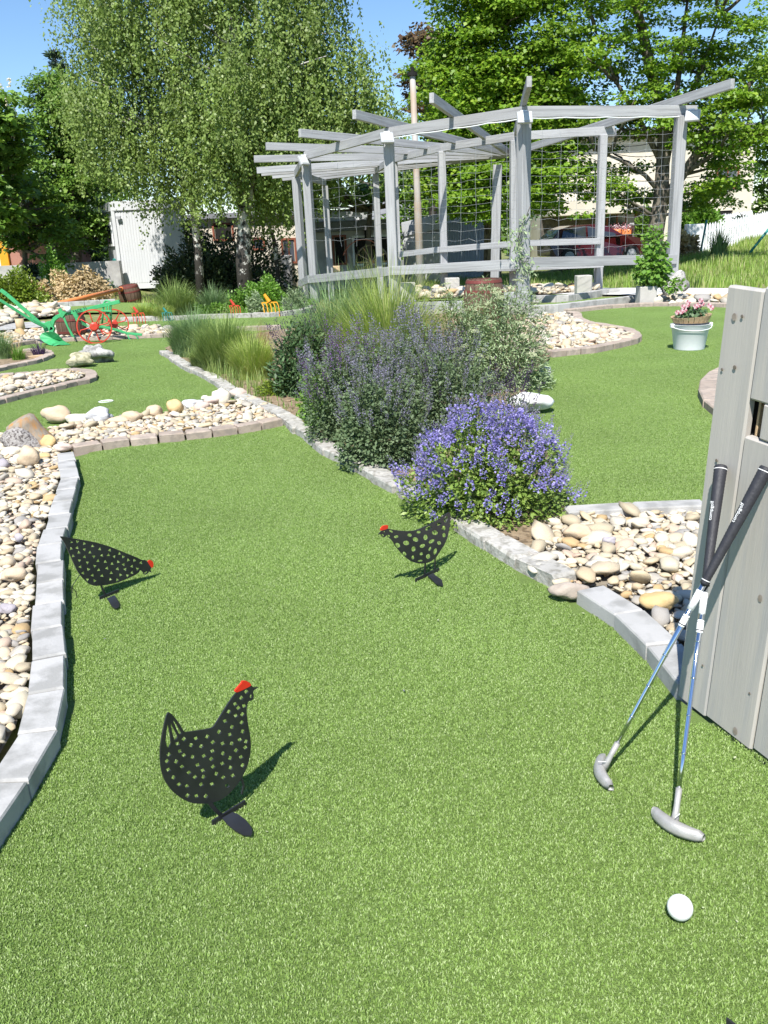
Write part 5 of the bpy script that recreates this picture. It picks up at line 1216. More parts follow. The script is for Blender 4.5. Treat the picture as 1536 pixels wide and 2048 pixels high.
# red car
def car():
    L = 3.9; Hc = 1.42; Wc = 1.68
    c = Vector((at_h(1195, 33.5, .2), 34.3, T(11, 34)-.02-.25)); e = empty('parked_car', c, 'red hatchback, tree shade darkened into its paint, parked behind the meadow with flowers reflected in its windows', 'car')
    yaw = .10; Mw = Matrix.Translation(c) @ Matrix.Rotation(yaw, 4, 'Z')
    side = [(-1.93, .35), (-1.95, .75), (-1.86, .98), (-1.55, 1.30), (-1.1, 1.42), (-.2, 1.44), (.25, 1.38), (.95, .98), (1.5, .88), (1.86, .72), (1.95, .5), (1.93, .28), (1.6, .22), (-1.6, .22)]
    n = len(side); vs = []
    for (x, z) in side: vs.append((x, -Wc/2+(.14 if z > 1.05 else 0), z))
    for (x, z) in side: vs.append((x, Wc/2-(.14 if z > 1.05 else 0), z))
    b = MB(); b.add([Mw @ Vector(v_) for v_ in vs], [list(range(n)), list(range(n, 2*n))[::-1]]+[[i, (i+1) % n, n+(i+1) % n, n+i] for i in range(n)]); bo = b.build('body', M['carred_shaded'], e)
    for poly in ([(-1.5, .98), (-1.40, 1.25), (-1.05, 1.37), (-.55, 1.385), (-.55, .98)], [(-.48, .98), (-.48, 1.385), (.18, 1.33), (.72, .98)]):
        b = MB(); k = len(poly); v1 = [Mw @ Vector((x, -Wc/2-.01+(.14 if z > 1.05 else 0), z)) for x, z in poly]; v2 = [v_+Vector((0, .03, 0)) for v_ in v1]
        b.add(v1+v2, [list(range(k)), list(range(k, 2*k))[::-1]]+[[i, (i+1) % k, k+(i+1) % k, k+i] for i in range(k)]); b.build('window', M['carglass'], e)
    b = MB(); b.add([Mw @ Vector(v_) for v_ in ((.30, -.66, 1.37), (.30, .66, 1.37), (.93, .74, 1.0), (.93, -.74, 1.0))], [[0, 1, 2, 3]]); b.build('windscreen', M['carglass'], e)
    for x in (-1.2, 1.22):
        for s in (-1, 1):
            cc = Mw @ Vector((x, s*.8, .31)); ax = Mw.to_3x3() @ Vector((0, 1, 0)); b = MB(); b.tube([cc-ax*.1, cc+ax*.1], .31, 20); w_ = b.build('wheel', M['tyre'], e)
            b = MB(); b.tube([cc-ax*.115, cc+ax*.115], .19, 12); b.build('rim', M['galv'], w_)
    for s in (-1, 1):
        b = MB(); b.box(Mw @ Vector((1.86, s*.62, .66)), (.14, .3, .12), None, .03); b.build('headlight', M['lens'], e)
    b = MB(); b.box(Mw @ Vector((.66, -.92, 1.0)), (.16, .18, .12), None, .02); b.build('wing_mirror', M['carred_shaded'], e)
car()
# picket fence
def pickets(label, px0, py0, px1, py1, yA, yB, hpx, n, grp=None):
    a = Vector((at_h(px0, yA, .5), yA, 0)); a.z = zrow(a.x, yA, py0); b_ = Vector((at_h(px1, yB, .5), yB, 0)); b_.z = zrow(b_.x, yB, py1)
    e = empty('picket_fence', a, label, 'fence'); h_ = zrow(a.x, yA, py0-hpx)-a.z
    for i in range(n):
        p_ = a.lerp(b_, i/(n-1)); w = .075; hh = h_*random.uniform(.97, 1.03); b = MB()
        b.add([(p_.x-w/2, p_.y, p_.z-.3), (p_.x+w/2, p_.y, p_.z-.3), (p_.x+w/2, p_.y, p_.z+hh-.08), (p_.x, p_.y, p_.z+hh), (p_.x-w/2, p_.y, p_.z+hh-.08)]+[(p_.x-w/2, p_.y+.02, p_.z-.3), (p_.x+w/2, p_.y+.02, p_.z-.3), (p_.x+w/2, p_.y+.02, p_.z+hh-.08), (p_.x, p_.y+.02, p_.z+hh), (p_.x-w/2, p_.y+.02, p_.z+hh-.08)],
              [[0, 1, 2, 3, 4], [9, 8, 7, 6, 5], [0, 4, 9, 5], [1, 6, 7, 2], [2, 7, 8, 3], [3, 8, 9, 4]]); b.build('picket', M['white'], e)
    for t_ in (.25, .72):
        beam('rail', a+Vector((0, .045, h_*t_)), b_+Vector((0, .045, h_*t_)), .04, .08, M['white'], e)
pickets('white picket fence rising along the grass bank at the right edge', 1402, 510, 1560, 468, 32, 37, 60, 34)
pickets('second white picket fence farther back below the cream house', 1425, 470, 1500, 460, 37.5, 38.5, 40, 24)
b = MB(); a = Vector((at_h(1387, 32, .5), 32, 0)); zt = zrow(a.x, 32, 448); b.box((a.x, 32, (zt-.5)/2), (.62, .3, zt+.5), None, .02); tag(b.build('meter_box', M['white'], None), 'white meter cabinet at the left end of the picket fence', 'cabinet')
b = MB(); a = Vector((at_h(1388, 31, .5), 30, 0)); b.tube([(a.x-.15, 30, -.2), (a.x+.02, 30, zrow(a.x, 30, 440))], .035, 8); tag(b.build('fence_post', M['teal'], None, True), 'thin dark green metal post in front of the white cabinet', 'post')
b = MB(); a = V(1500, 505, 27); b_ = V(1548, 445, 27); b.tube([a, b_], .04, 8); tag(b.build('fence_post', M['teal'], None, True), 'slanting dark green metal brace post on the grass bank at the right edge', 'post')
# railings with flower boxes and stone pillar by the house
e = empty('railing', (at_h(1210, 36, 0), 36, 0), 'rust brown iron railing in front of the cream house', 'fence')
for i in range(30):
    xx = at_h(1205, 36, .5)+(at_h(1325, 36, .5)-at_h(1205, 36, .5))*i/29; b = MB(); b.box((xx, 36, .35), (.035, .035, 1.25)); b.build('bar', M['brownwood'], e)
beam('rail', (at_h(1205, 36, .5), 36.03, .92), (at_h(1325, 36, .5), 36.03, .92), .04, .05, M['brownwood'], e)
xx = at_h(1274, 35.6, .5); e = empty('stone_pillar', (xx, 35.6, -.3), 'pale stone gate pillar with a cap in the iron railing', 'pillar'); b = MB(); b.box((xx, 35.6, .35), (.36, .36, 1.4), None, .02); b.build('shaft', M['render2'], e); b = MB(); b.box((xx, 35.6, 1.1), (.55, .5, .1), None, .03); b.build('cap', M['render2'], e)
for k, px_ in enumerate((1232, 1253)):
    xx = at_h(px_, 35.7, 1); z = zrow(xx, 35.7, 464); e = empty('flower_box', (xx, 35.7, z), ['left terracotta flower box hanging on the iron railing', 'right terracotta flower box hanging on the iron railing'][k], 'flower box', 'flower boxes on the railing')
    b = MB(); b.box((xx, 35.7, z), (.36, .2, .2), None, .02); b.build('box', M['orange'], e)
    n = 150; C = np.array([xx, 35.7, z+.16])+rng.normal(0, 1, (n, 3))*[.15, .08, .07]; L = np.full(n, .05); quadobj('flowers', [kites(C, rnd_dir(n), rnd_dir(n), L, L)], M['ppink'], e)
# poles and wires
c = Vector((at_h(841, 24., .3), 24., T(2, 24))); e = empty('utility_pole', c, 'slender rusty steel pole with black cap rising behind the pergola', 'pole')
tp = V(825, 152, c.y); b = MB(); b.tube([c-Vector((0, 0, .5)), c.lerp(tp, .45), c.lerp(tp, .46), tp], [.12, .1, .085, .075], 12); b.build('shaft', M['pole'], e, True)
b = MB(); b.tube([tp, tp+Vector((0, 0, .08))], .13, 12); b.tube([tp+Vector((0, 0, .08)), tp+Vector((0, 0, .2))], .05, 8); b.build('cap', M['dark'], e)
for i, (p0, p1, yy) in enumerate((((560, 425), (800, 405), 38), ((560, 436), (800, 421), 38), ((1200, 288), (1360, 266), 36), ((1200, 300), (1360, 300), 36), ((1150, 345), (1400, 352), 36), ((560, 412), (800, 396), 38))):
    a = V(*p0, yy); b_ = V(*p1, yy); b = MB(); b.tube([a.lerp(b_, t)-Vector((0, 0, .25*math.sin(math.pi*t))) for t in np.linspace(0, 1, 12)], .014, 5); 
    tag(b.build('overhead_wire', M['dark'], None), ['middle of the three thin wires above the flat roofed building', 'lowest of the three thin wires above the flat roofed building', 'upper thin wire in the sky gap behind the right maple', 'middle thin wire crossing behind the right maple', 'lowest thin wire in front of the cream house', 'highest of the three thin wires above the flat roofed building'][i], 'wire')
# wagon wheel and old cart parts
c = V(744, 524, 27.); e = empty('wagon_wheel', c, 'old wooden wagon wheel and brown mudguard leaning in front of the garage', 'cart wheel'); b = MB(); R_ = .5
n = 36; b.tube([c+Vector((R_*math.cos(t), .1, R_*math.sin(t))) for t in np.linspace(0, 2*math.pi, n)], .03, 6, False); b.build('rim', M['bark'], e)
for k in range(12):
    t = math.pi*k/6; b = MB(); b.tube([c+Vector((0, .1, 0)), c+Vector((R_*math.cos(t), .1, R_*math.sin(t)))], .016, 6); b.build('spoke', M['log'], e)
b = MB()
for k in range(9):
    t = .4+1.8*k/8; t2 = .4+1.8*(k+1)/8; b.bar(c+Vector((-.25+.66*math.cos(t+.3), -.1, .72*math.sin(t+.3)-.05)), c+Vector((-.25+.66*math.cos(t2+.3), -.1, .72*math.sin(t2+.3)-.05)), .3, .03)
b.build('mudguard', M['brownwood'], e)
c = V(671, 538, 24.); b = MB(); b.box(c, (.24, .2, .16), None, .01); e = tag(b.build('wooden_crate', M['wood'], None), 'small orange wooden crate on the rail line inside the pergola view', 'crate')
print('struct done')
# ------------------------------------------------------------------ trees
yb = 19.6
foot = Vector((at_h(490, 25., 0), 25., T(-3.6, 25))); pth = [foot-Vector((0, 0, .2)), V(486, 520, foot.y), V(489, 440, foot.y), V(484, 370, foot.y+.1), V(480, 260, foot.y+.2), V(470, 100, foot.y+.3), V(462, -120, foot.y+.3)]
y0 = foot.y
fk = [([V(489, 450, y0), V(500, 400, y0), V(508, 300, y0-.2), V(540, 150, y0-.3), V(560, 0, y0-.3)], .12)]
EA = [ell(500, 90, y0, 150, 230, 2.2), ell(610, 120, y0, 130, 130, 1.9), ell(650, 200, y0, 130, 110, 1.8), ell(560, 270, y0, 120, 100, 1.6), ell(740, 170, y0, 65, 60, 1.2), ell(470, 220, y0, 130, 140, 1.8), ell(610, 30, y0, 90, 110, 1.5), ell(500, -120, y0, 190, 160, 2.), ell(560, 330, y0-.3, 50, 50, 1.), ell(770, 240, y0, 45, 60, .9), ell(440, 290, y0-.4, 80, 70, 1.)]
birch('thick trunked weeping birch, its black and white trunk standing right of the slimmer one', foot, pth, .24, EA, 4700, 18, forks=fk, leaf=.086)
foot = Vector((at_h(397, 26.5, 0), 26.5, T(-5, 26.5))); y0 = foot.y; pth = [foot-Vector((0, 0, .2)), V(396, 500, y0), V(388, 430, y0), V(378, 330, y0), V(360, 200, y0), V(340, 50, y0), V(320, -120, y0)]
EB = [ell(330, 90, y0, 180, 190, 2.3), ell(240, 220, y0, 105, 120, 1.8), ell(215, 290, y0-.3, 50, 50, 1.), ell(330, 270, y0, 130, 90, 1.9), ell(200, 40, y0, 80, 80, 1.4), ell(330, -80, y0, 200, 120, 2.), ell(345, 350, y0-.5, 50, 30, .9), ell(175, 180, y0, 50, 60, 1.), ell(130, -10, y0, 45, 40, 1.)]
birch('slimmer weeping birch left of the thick one, hanging in front of the cabin', foot, pth, .14, EB, 3700, 18, forks=[([V(388, 430, y0), V(350, 330, y0), V(290, 190, y0), V(240, 120, y0)], .07), ([V(360, 200, y0), V(300, 120, y0), V(230, 50, y0)], .05)], leaf=.086)
foot = GT(575, 560); y0 = 27.5; foot = Vector((at_h(558, y0, 0), y0, T(foot.x, y0))); pth = [foot, V(548, 480, y0), V(530, 430, y0), V(545, 340, y0), V(600, 230, y0), V(640, 120, y0)]
EC = [ell(600, 250, y0, 110, 90, 1.4), ell(700, 260, y0, 70, 70, 1.2), ell(560, 350, y0, 70, 60, 1.), ell(640, 330, y0, 60, 50, 1.)]
birch('thin leaning birch behind the left pergola posts', foot, pth, .07, EC, 900, 13, leaf=.09)
# big maple in the middle, behind the pergola
y0 = 28.; foot = Vector((at_h(985, y0, 0), y0, T(4, 28))); pth = [foot, V(985, 420, y0), V(975, 300, y0), V(965, 150, y0), V(960, 0, y0)]
EM = [ell(990, 90, y0, 130, 130, 3.), ell(910, 210, y0, 80, 110, 2.2), ell(1010, 260, y0, 150, 110, 2.8), ell(960, 380, y0-1, 120, 70, 2.), ell(1080, 350, y0-1, 90, 90, 2.2), ell(1000, -40, y0, 140, 90, 2.6), ell(900, 330, y0, 60, 80, 1.6), ell(1100, 180, y0, 90, 110, 2.4), ell(905, 130, y0, 45, 60, 1.6)]
maple('dense bright green maple filling the middle behind the pergola', foot, pth, .3, EM, 640, 150, 'lmaple', .115, (.4, .85))
# right maple with visible limbs
y0 = 23.5; foot = GT(1292, 520); y0 = foot.y = min(foot.y, 26.); foot = Vector((at_h(1300, y0, 0), y0, T(10, y0))); 
pth = [foot-Vector((0, 0, .3)), V(1310, 470, y0), V(1322, 400, y0), V(1325, 340, y0), V(1328, 250, y0), V(1300, 130, y0), V(1270, 0, y0), V(1250, -120, y0)]
fk = [([V(1322, 410, y0), V(1365, 350, y0-.3), V(1420, 270, y0-.5), V(1480, 190, y0-.6), V(1560, 100, y0-.6)], .17), ([V(1325, 390, y0), V(1290, 350, y0), V(1240, 320, y0-.2), V(1190, 300, y0-.3)], .08), ([V(1326, 350, y0), V(1345, 250, y0+.2), V(1360, 130, y0+.3), V(1375, 0, y0+.3)], .13), ([V(1325, 330, y0), V(1285, 250, y0), V(1230, 160, y0), V(1190, 60, y0)], .09), ([V(1345, 250, y0), V(1400, 150, y0), V(1440, 30, y0)], .08), ([V(1365, 350, y0-.3), V(1440, 300, y0-.8), V(1530, 260, y0-.8)], .07)]
ER = [ell(1230, 100, y0, 140, 120, 2.2), ell(1360, 100, y0, 130, 130, 2.2), ell(1480, 120, y0, 90, 130, 2.), ell(1440, 280, y0-.6, 100, 70, 1.6), ell(1240, 260, y0, 100, 80, 1.8), ell(1360, 220, y0, 120, 70, 1.8), ell(1200, 370, y0, 60, 40, 1.2), ell(1330, -60, y0, 220, 90, 2.2), ell(1420, 370, y0-.6, 60, 36, 1.2), ell(1530, 260, y0, 60, 110, 1.6), ell(1180, 400, y0, 50, 40, 1.), ell(1240, 340, y0+.6, 60, 40, 1.), ell(1470, 330, y0+1, 50, 50, 1.2), ell(1270, 410, y0+1.2, 60, 30, 1.), ell(1400, 400, y0+1.5, 70, 36, 1.)]
maple('maple with grey brown trunk and forked limbs behind the right pergola post', foot, pth, .27, ER, 400, 105, 'lmaple', .105, (.3, .62), forks=fk, nb=60)
# right edge dark trees behind the house
y0 = 44.; foot = Vector((at_h(1560, y0, 0), y0, 0)); maple('dark leafy tree behind the cream house at the right edge', foot, [foot, V(1550, 300, y0), V(1550, 100, y0)], .3, [ell(1550, 350, y0, 55, 90, 2.), ell(1560, 200, y0, 60, 120, 2.)], 90, 60, 'lmaple2', .2, (.5, 1.))
# left maples
y0 = 24.; foot = GT(152, 562); y0 = foot.y; pth = [foot-Vector((0, 0, .2)), V(152, 500, y0), V(140, 400, y0), V(130, 280, y0)]
EL = [ell(120, 240, y0, 80, 80, 1.8), ell(90, 340, y0, 90, 80, 2.), ell(160, 380, y0, 80, 90, 1.8), ell(60, 430, y0, 60, 50, 1.5), ell(150, 470, y0, 80, 45, 1.5), ell(110, 190, y0, 50, 40, 1.2)]
maple('dark green maple with black trunk left of the cabin', foot, pth, .26, EL, 330, 120, 'lmaple2', .11, (.35, .75))
foot = GT(48, 575); y0 = foot.y; pth = [foot-Vector((0, 0, .2)), V(50, 500, y0), V(46, 420, y0), V(44, 330, y0)]
maple('young maple with slim dark trunk in front of the pink building', foot, pth, .10, [ell(50, 400, y0, 70, 60, 1.4), ell(105, 470, y0-.4, 40, 70, .8), ell(20, 330, y0, 60, 50, 1.2), ell(30, 480, y0, 45, 26, .8)], 110, 60, 'lmaple2', .13, (.25, .5))
y0 = 25.5; foot = Vector((at_h(-70, y0, 0), y0, 0)); e_, C0, r0 = maple('horse chestnut with pale flower candles at the left edge', foot, [foot, V(-60, 400, y0), V(-50, 200, y0)], .25, [ell(-40, 260, y0, 80, 90, 1.6), ell(-50, 400, y0, 80, 90, 1.6)], 120, 80, 'lmaple2', .19, (.35, .7), name='chestnut_tree', cat='chestnut tree')
cs_ = []
for i in rng.choice(len(C0), 60, replace=False):
    c = C0[i]+np.array([rng.normal(0, .2), -r0[i]*.6, r0[i]*.5]); n = 40; C = c+np.c_[rng.normal(0, .025, n), rng.normal(0, .025, n), rng.uniform(0, .2, n)]; L = np.full(n, .045); cs_.append(kites(C, rnd_dir(n), rnd_dir(n), L, L))
quadobj('flower_candles', cs_, M['pchest'], e_)
# pine top and bronze tree far behind
def conifer(label, px_, y, ptop, hm, w, lm='lconifer', name='pine_tree', cat='pine tree', dens=2600):
    t_ = V(px_, ptop, y); e = empty(name, (t_.x, y, t_.z-hm), label, cat); b = MB(); b.tube([(t_.x, y, t_.z-hm), tuple(t_)], [.2, .03], 8); b.build('trunk', M['bark'], e, True)
    sets = []
    for lv in range(int(hm/.42)):
        z = t_.z-.25-lv*.42; rr = w*(.12+.88*min(1, lv*.42/hm*1.6)); nb = 7
        for k in range(nb):
            a_ = rng.uniform(0, 6.28); L = rr*rng.uniform(.7, 1.2); n = 60; t = rng.uniform(.05, 1, n)**.7; C = np.c_[t_.x+np.cos(a_)*t*L, y+np.sin(a_)*t*L, z+.16*t*L]+rng.normal(0, .07, (n, 3)); D = np.c_[np.cos(a_)*np.ones(n), np.sin(a_)*np.ones(n), np.full(n, .3)]+rng.normal(0, .6, (n, 3)); Ls = rng.uniform(.12, .24, n); sets.append(kites(C, D, rnd_dir(n), Ls, Ls*.3))
    quadobj('foliage', sets, M[lm], e)
conifer('dark pine top rising over the left maples', 108, 38, 98, 9, 1.3)
conifer('narrow dark spruce in front of the low white wall', 62, 27, 540-15, 1.6, .42, name='spruce_tree', cat='spruce tree')
conifer('small dark round conifer at the far end of the picket fence', 1484, 36, 428, 2., .8, name='spruce_tree', cat='spruce tree')
y0 = 36.; foot = Vector((at_h(870, y0, 0), y0, 0)); maple('bronze leaved tree top between birch and maple', foot, [foot, V(860, 250, y0), V(858, 120, y0)], .2, [ell(855, 100, y0, 40, 42, 1.4), ell(850, 180, y0, 40, 60, 1.4)], 60, 60, 'lpurple', .16, (.4, .7), name='copper_maple', cat='tree')
# dark tree under the pergola roof and backdrop woods
y0 = 30.; foot = Vector((at_h(730, y0, 0), y0, T(0, 30))); maple('dark leafy tree hanging over the flat roofed building', foot, [foot, V(740, 420, y0), V(760, 330, y0)], .12, [ell(735, 390, y0, 42, 26, 1.), ell(800, 360, y0, 60, 60, 1.4), ell(640, 370, y0, 40, 60, 1.)], 70, 60, 'lmaple2', .15, (.3, .6))
# ------------------------------------------------------------------ shrubs
def shrub(name, label, cat, px_, py_, w, hgt, lm, leaf, n, dep=.6, group=None, stems=True, fill=.5, flat=0., y=None, dd=-.0):
    c = GT(px_, py_)
    if y: c = Vector((at_h(px_, y, 0), y, T(c.x, y)))
    zd = (np.array(c)-CO)@cF; k = zd/FPX; R_ = np.array([w/2*k, w/2*k*dep, hgt*k]); c = c+Vector((0, R_[1]*.8, 0))
    e = empty(name, c, label, cat, group); d = rnd_dir(n); d[:, 2] = np.abs(d[:, 2]); q = rng.uniform(0, 1, n)**fill
    lump = 1+.18*np.sin(d[:, 0]*7+d[:, 2]*5+px_)+.12*np.sin(d[:, 1]*9-d[:, 2]*8+py_)
    C = np.array(c)+d*R_*(q*lump)[:, None]; D = d+rng.normal(0, .6, (n, 3))+np.array([0, 0, dd]); N_ = d*.5+rng.normal(0, .5, (n, 3))+np.array([0, -.2, .5]); L = leaf*rng.uniform(.6, 1.3, n)
    quadobj('foliage', [kites(C, D, N_, L, L*.6, .06)], M[lm], e)
    if stems:
        b = MB()
        for i in range(10):
            t = d[i*7]*R_*.75; b.tube([tuple(c), tuple(np.array(c)+t*np.array([.5, .5, .6])), tuple(np.array(c)+t)], [.02*k*60, .012*k*60, .005*k*60], 5)
        b.build('stems', M['bark'], e)
    return e
shrub('dark_shrub', 'large dark leaved shrub between and behind the birch trunks', 'shrub', 440, 575, 250, 130, 'ldark', .11, 16000, y=27.5)
shrub('dark_shrub', 'smaller dark shrub leaning on the right side of the cabin', 'shrub', 350, 570, 90, 80, 'ldark', .11, 4500, y=27.)
shrub('dark_shrub', 'tall dark bush hiding the corner between cabin and cream building', 'shrub', 395, 540, 70, 120, 'ldark', .11, 4500, y=28.5)
shrub('round_shrub', 'dense bright green round shrub at the foot of the thick birch', 'shrub', 530, 614, 92, 50, 'lbright', .05, 7000)
shrub('lavender_plant', 'blue grey plant left of the yellow fork head', 'plant', 512, 626, 42, 36, 'lgrey', .04, 2200)
shrub('lavender_plant', 'blue grey plant right of the yellow fork head', 'plant', 590, 624, 44, 44, 'lgrey', .04, 2600)
shrub('low_shrub', 'low bright plant carpet left of the red orange fork head', 'plant', 415, 634, 90, 22, 'lbright', .04, 3500, dep=.5)
shrub('low_shrub', 'green leafy clump directly under the slim birch', 'plant', 480, 618, 60, 34, 'lbright', .05, 2200)
shrub('hedge', 'yellow green hedge mass at the far left edge', 'hedge', 20, 622, 130, 72, 'lyellow', .07, 11000, dep=.5)
shrub('straw_shrub', 'dry straw coloured mound with green shoots behind the orange pipe', 'shrub', 145, 606, 125, 58, 'straw', .10, 9000, dd=-1.)
shrub('straw_shrub', 'smaller straw coloured tuft left of the dry mound', 'shrub', 82, 612, 44, 44, 'straw', .12, 3200, dd=-1.)
shrub('green_shrub', 'green twiggy shoots on top of the straw mound', 'shrub', 155, 590, 60, 34, 'lyellow', .06, 1800)
shrub('green_shrub', 'tall light green bush against the white wall behind the straw mound', 'shrub', 110, 590, 60, 80, 'lbright', .08, 4500)
shrub('green_shrub', 'dark narrow evergreen beside the straw mound', 'shrub', 97, 612, 24, 46, 'lconifer', .06, 1800)
shrub('green_shrub', 'low green plants between the mound and the cabin', 'shrub', 200, 588, 50, 30, 'lsage', .06, 1800)
shrub('green_shrub', 'bright feathery green shrub left of the picket fence', 'shrub', 1405, 470, 95, 75, 'lbright', .16, 5000, y=33.5)
shrub('green_shrub', 'rounded olive shrub between railing and maple trunk', 'shrub', 1292, 478, 44, 68, 'lmaple2', .12, 2500, y=35)
shrub('green_shrub', 'clipped green hedge piece behind the iron railing', 'shrub', 1140, 492, 60, 40, 'lmaple2', .12, 2500, y=37)
shrub('green_shrub', 'yellow green plant on the flat roof edge', 'plant', 697, 444, 14, 34, 'lyellow', .1, 500, y=31.5)
shrub('green_shrub', 'two yellow bushes on the flat roof by the chimney', 'plant', 722, 444, 32, 16, 'lyellow', .1, 500, y=31.5)
for i, (a, b_, w, hh, yy) in enumerate(((900, 480, 280, 250, 42), (1120, 470, 260, 240, 46), (560, 470, 260, 160, 46), (180, 500, 260, 240, 44), (700, 470, 120, 20, 44), (1350, 430, 200, 120, 58))):
    shrub('far_tree', ['wide dark tree mass far behind the grey shed', 'dark tree mass far behind the middle maple and the house', 'dark tree mass far behind the cream building', 'dark trees far behind the left maples', 'low tree line far behind the flat roofed building', 'far trees over the house roof behind the right maple'][i], 'tree', a, b_, w, hh, 'lmaple2', .26, [9000, 9000, 6000, 9000, 1500, 3000][i], y=yy)
# dry bank behind right post
shrub('straw_shrub', 'dry brown grass bank right of the pergola corner post', 'plant', 1368, 506, 60, 44, 'straw', .2, 2500, y=29, dd=-.5)
# ivy
def leaves_cloud(name, m, c, R_, n, leaf, parent, up=.6):
    d = rnd_dir(n); C = np.array(c)+d*np.array(R_)*(rng.uniform(0, 1, n)**.4)[:, None]; L = leaf*rng.uniform(.6, 1.3, n)
    return quadobj(name, [kites(C, d+rng.normal(0, .6, (n, 3))+[0, 0, -.5], d+[0, -.3, up], L, L*.9, .1)], M[m], parent)
e = empty('ivy_plant', IV, 'bright leafy ivy climbing the pergola corner post from the planter', 'climbing plant')
leaves_cloud('foliage', 'lbright', IV+Vector((.02, -.02, .22)), (.26, .2, .24), 900, .065, e); leaves_cloud('foliage', 'lbright', IV+Vector((.03, 0, .55)), (.17, .15, .26), 420, .06, e); leaves_cloud('foliage', 'lbright', IV+Vector((.28, -.1, .0)), (.2, .12, .1), 160, .055, e)
b = MB(); b.tube(wig(IV-Vector((0, 0, .1)), IV+Vector((.05, .1, .8)), 6, .05), [.018]*7, 6); b.build('vine', M['bark'], e)
# climber on post A
pA = OUT['A']; e = empty('climbing_vine', (pA.x, pA.y-.14, 0), 'sparse narrow leaved climber twining up the front pergola post', 'climbing plant')
b = MB(); vp = [Vector((pA.x+.1*math.sin(z*5), pA.y-.13, z)) for z in np.arange(0, 1.5, .12)]; b.tube(vp, .006, 5); b.build('vine', M['bark'], e)
n = 260; z = rng.uniform(.45, 1.35, n); C = np.c_[pA.x+.1*np.sin(z*5)+rng.normal(0, .09, n), pA.y-.15+rng.normal(0, .04, n), z]; L = rng.uniform(.05, .1, n); quadobj('foliage', [kites(C, rnd_dir(n)+[0, 0, -.6], rnd_dir(n)+[0, -1, .5], L, L*.28)], M['lgrey'], e)
# pansies
e = empty('pansy_plant', BK, 'pink and dark red pansies with green leaves growing in the tray on the bucket', 'flowers')
leaves_cloud('foliage', 'lsage', BK+Vector((0, 0, .05)), (.13, .12, .06), 420, .035, e)
for i, (dx, dz) in enumerate(((-.11, .12), (-.09, .09), (-.055, .13), (0, .12), (.025, .13), (.04, .17), (.05, .12), (.02, .09), (.13, .12), (.145, .10), (-.13, .08), (-.15, .07), (.06, .14), (-.07, .16))):
    c = BK+Vector((dx, -.08+random.uniform(-.03, .05), dz)); n = 6; a = np.linspace(0, 2*math.pi, n, endpoint=False); D = np.c_[np.cos(a), np.zeros(n)-.1, np.sin(a)]; C = np.tile(np.array(c), (n, 1)); L = np.full(n, .026)
    quadobj('flower', [kites(C, D, np.tile([0, -1, .35], (n, 1)), L, L*1.1)], M['ppink'], e)
# ------------------------------------------------------------------ meadow grass
def field(name, label, poly, dens, h0, h1, w, m, z=None, cat='grass', lean=(.2, .9)):
    X = [p_[0] for p_ in poly]; Y = [p_[1] for p_ in poly]; A = (max(X)-min(X))*(max(Y)-min(Y)); n = int(A*dens)
    x = rng.uniform(min(X), max(X), n); y = rng.uniform(min(Y), max(Y), n); ok = inpoly(x, y, poly); x, y = x[ok], y[ok]; n = len(x)
    zz = np.array([T(a, b_) for a, b_ in zip(x, y)])-.03 if z is None else np.full(n, z)
    k = 1+.5*np.sin(x*1.7+y*.9)*np.sin(y*1.3-x*.6)
    v = blades(np.c_[x, y, zz], rng.uniform(h0, h1, n)*k, np.full(n, w)*rng.uniform(.7, 1.3, n), rng.uniform(*lean, n), rng.uniform(0, 6.28, n), 1.3, 2)
    o = quadobj(name, [v], M[m]); return tag(o, label, cat, kind='stuff')
mp_ = [(p_.x, p_.y) for p_ in [P(800, 583), P(1000, 581), P(1200, 574), P(1700, 576)]]+[(24, 30), (24, 38), (12, 34), (2, 34)]
field('meadow_grass', 'long sunlit meadow grass behind the pergola and up the right bank', mp_, 190, .08, .24, .022, 'gmead')
ml = [(p_.x, p_.y) for p_ in [P(-200, 640), P(60, 612), P(230, 603), P(320, 604)]]+[(-4, 26), (-6, 30), (-24, 30)]
field('meadow_grass', 'grass around the hedge and cabin at the left', ml, 60, .06, .2, .025, 'gmead')
mb = [(p_.x, p_.y) for p_ in [P(300, 634), P(500, 628), P(620, 616), P(640, 590), P(300, 590)]]
field('bed_grass', 'low green plants covering the bed under the birches', mb, 260, .04, .14, .03, 'lbright')
fb2 = [(p_.x, p_.y) for p_ in [P(338, 700), P(412, 754), P(495, 802), P(545, 800), P(520, 750), P(420, 690)]]
field('bed_grass', 'low green grass growing between the clumps and the diagonal kerb', fb2, 900, .05, .15, .007, 'ggrass', .02)
fb = [(p_.x, p_.y) for p_ in [P(500, 790), P(600, 800), P(640, 870), P(700, 915), P(560, 830), P(495, 795)]]
field('bed_weeds', 'sparse weeds growing on the dry soil by the diagonal kerb', fb, 300, .03, .1, .008, 'lbright', .02)

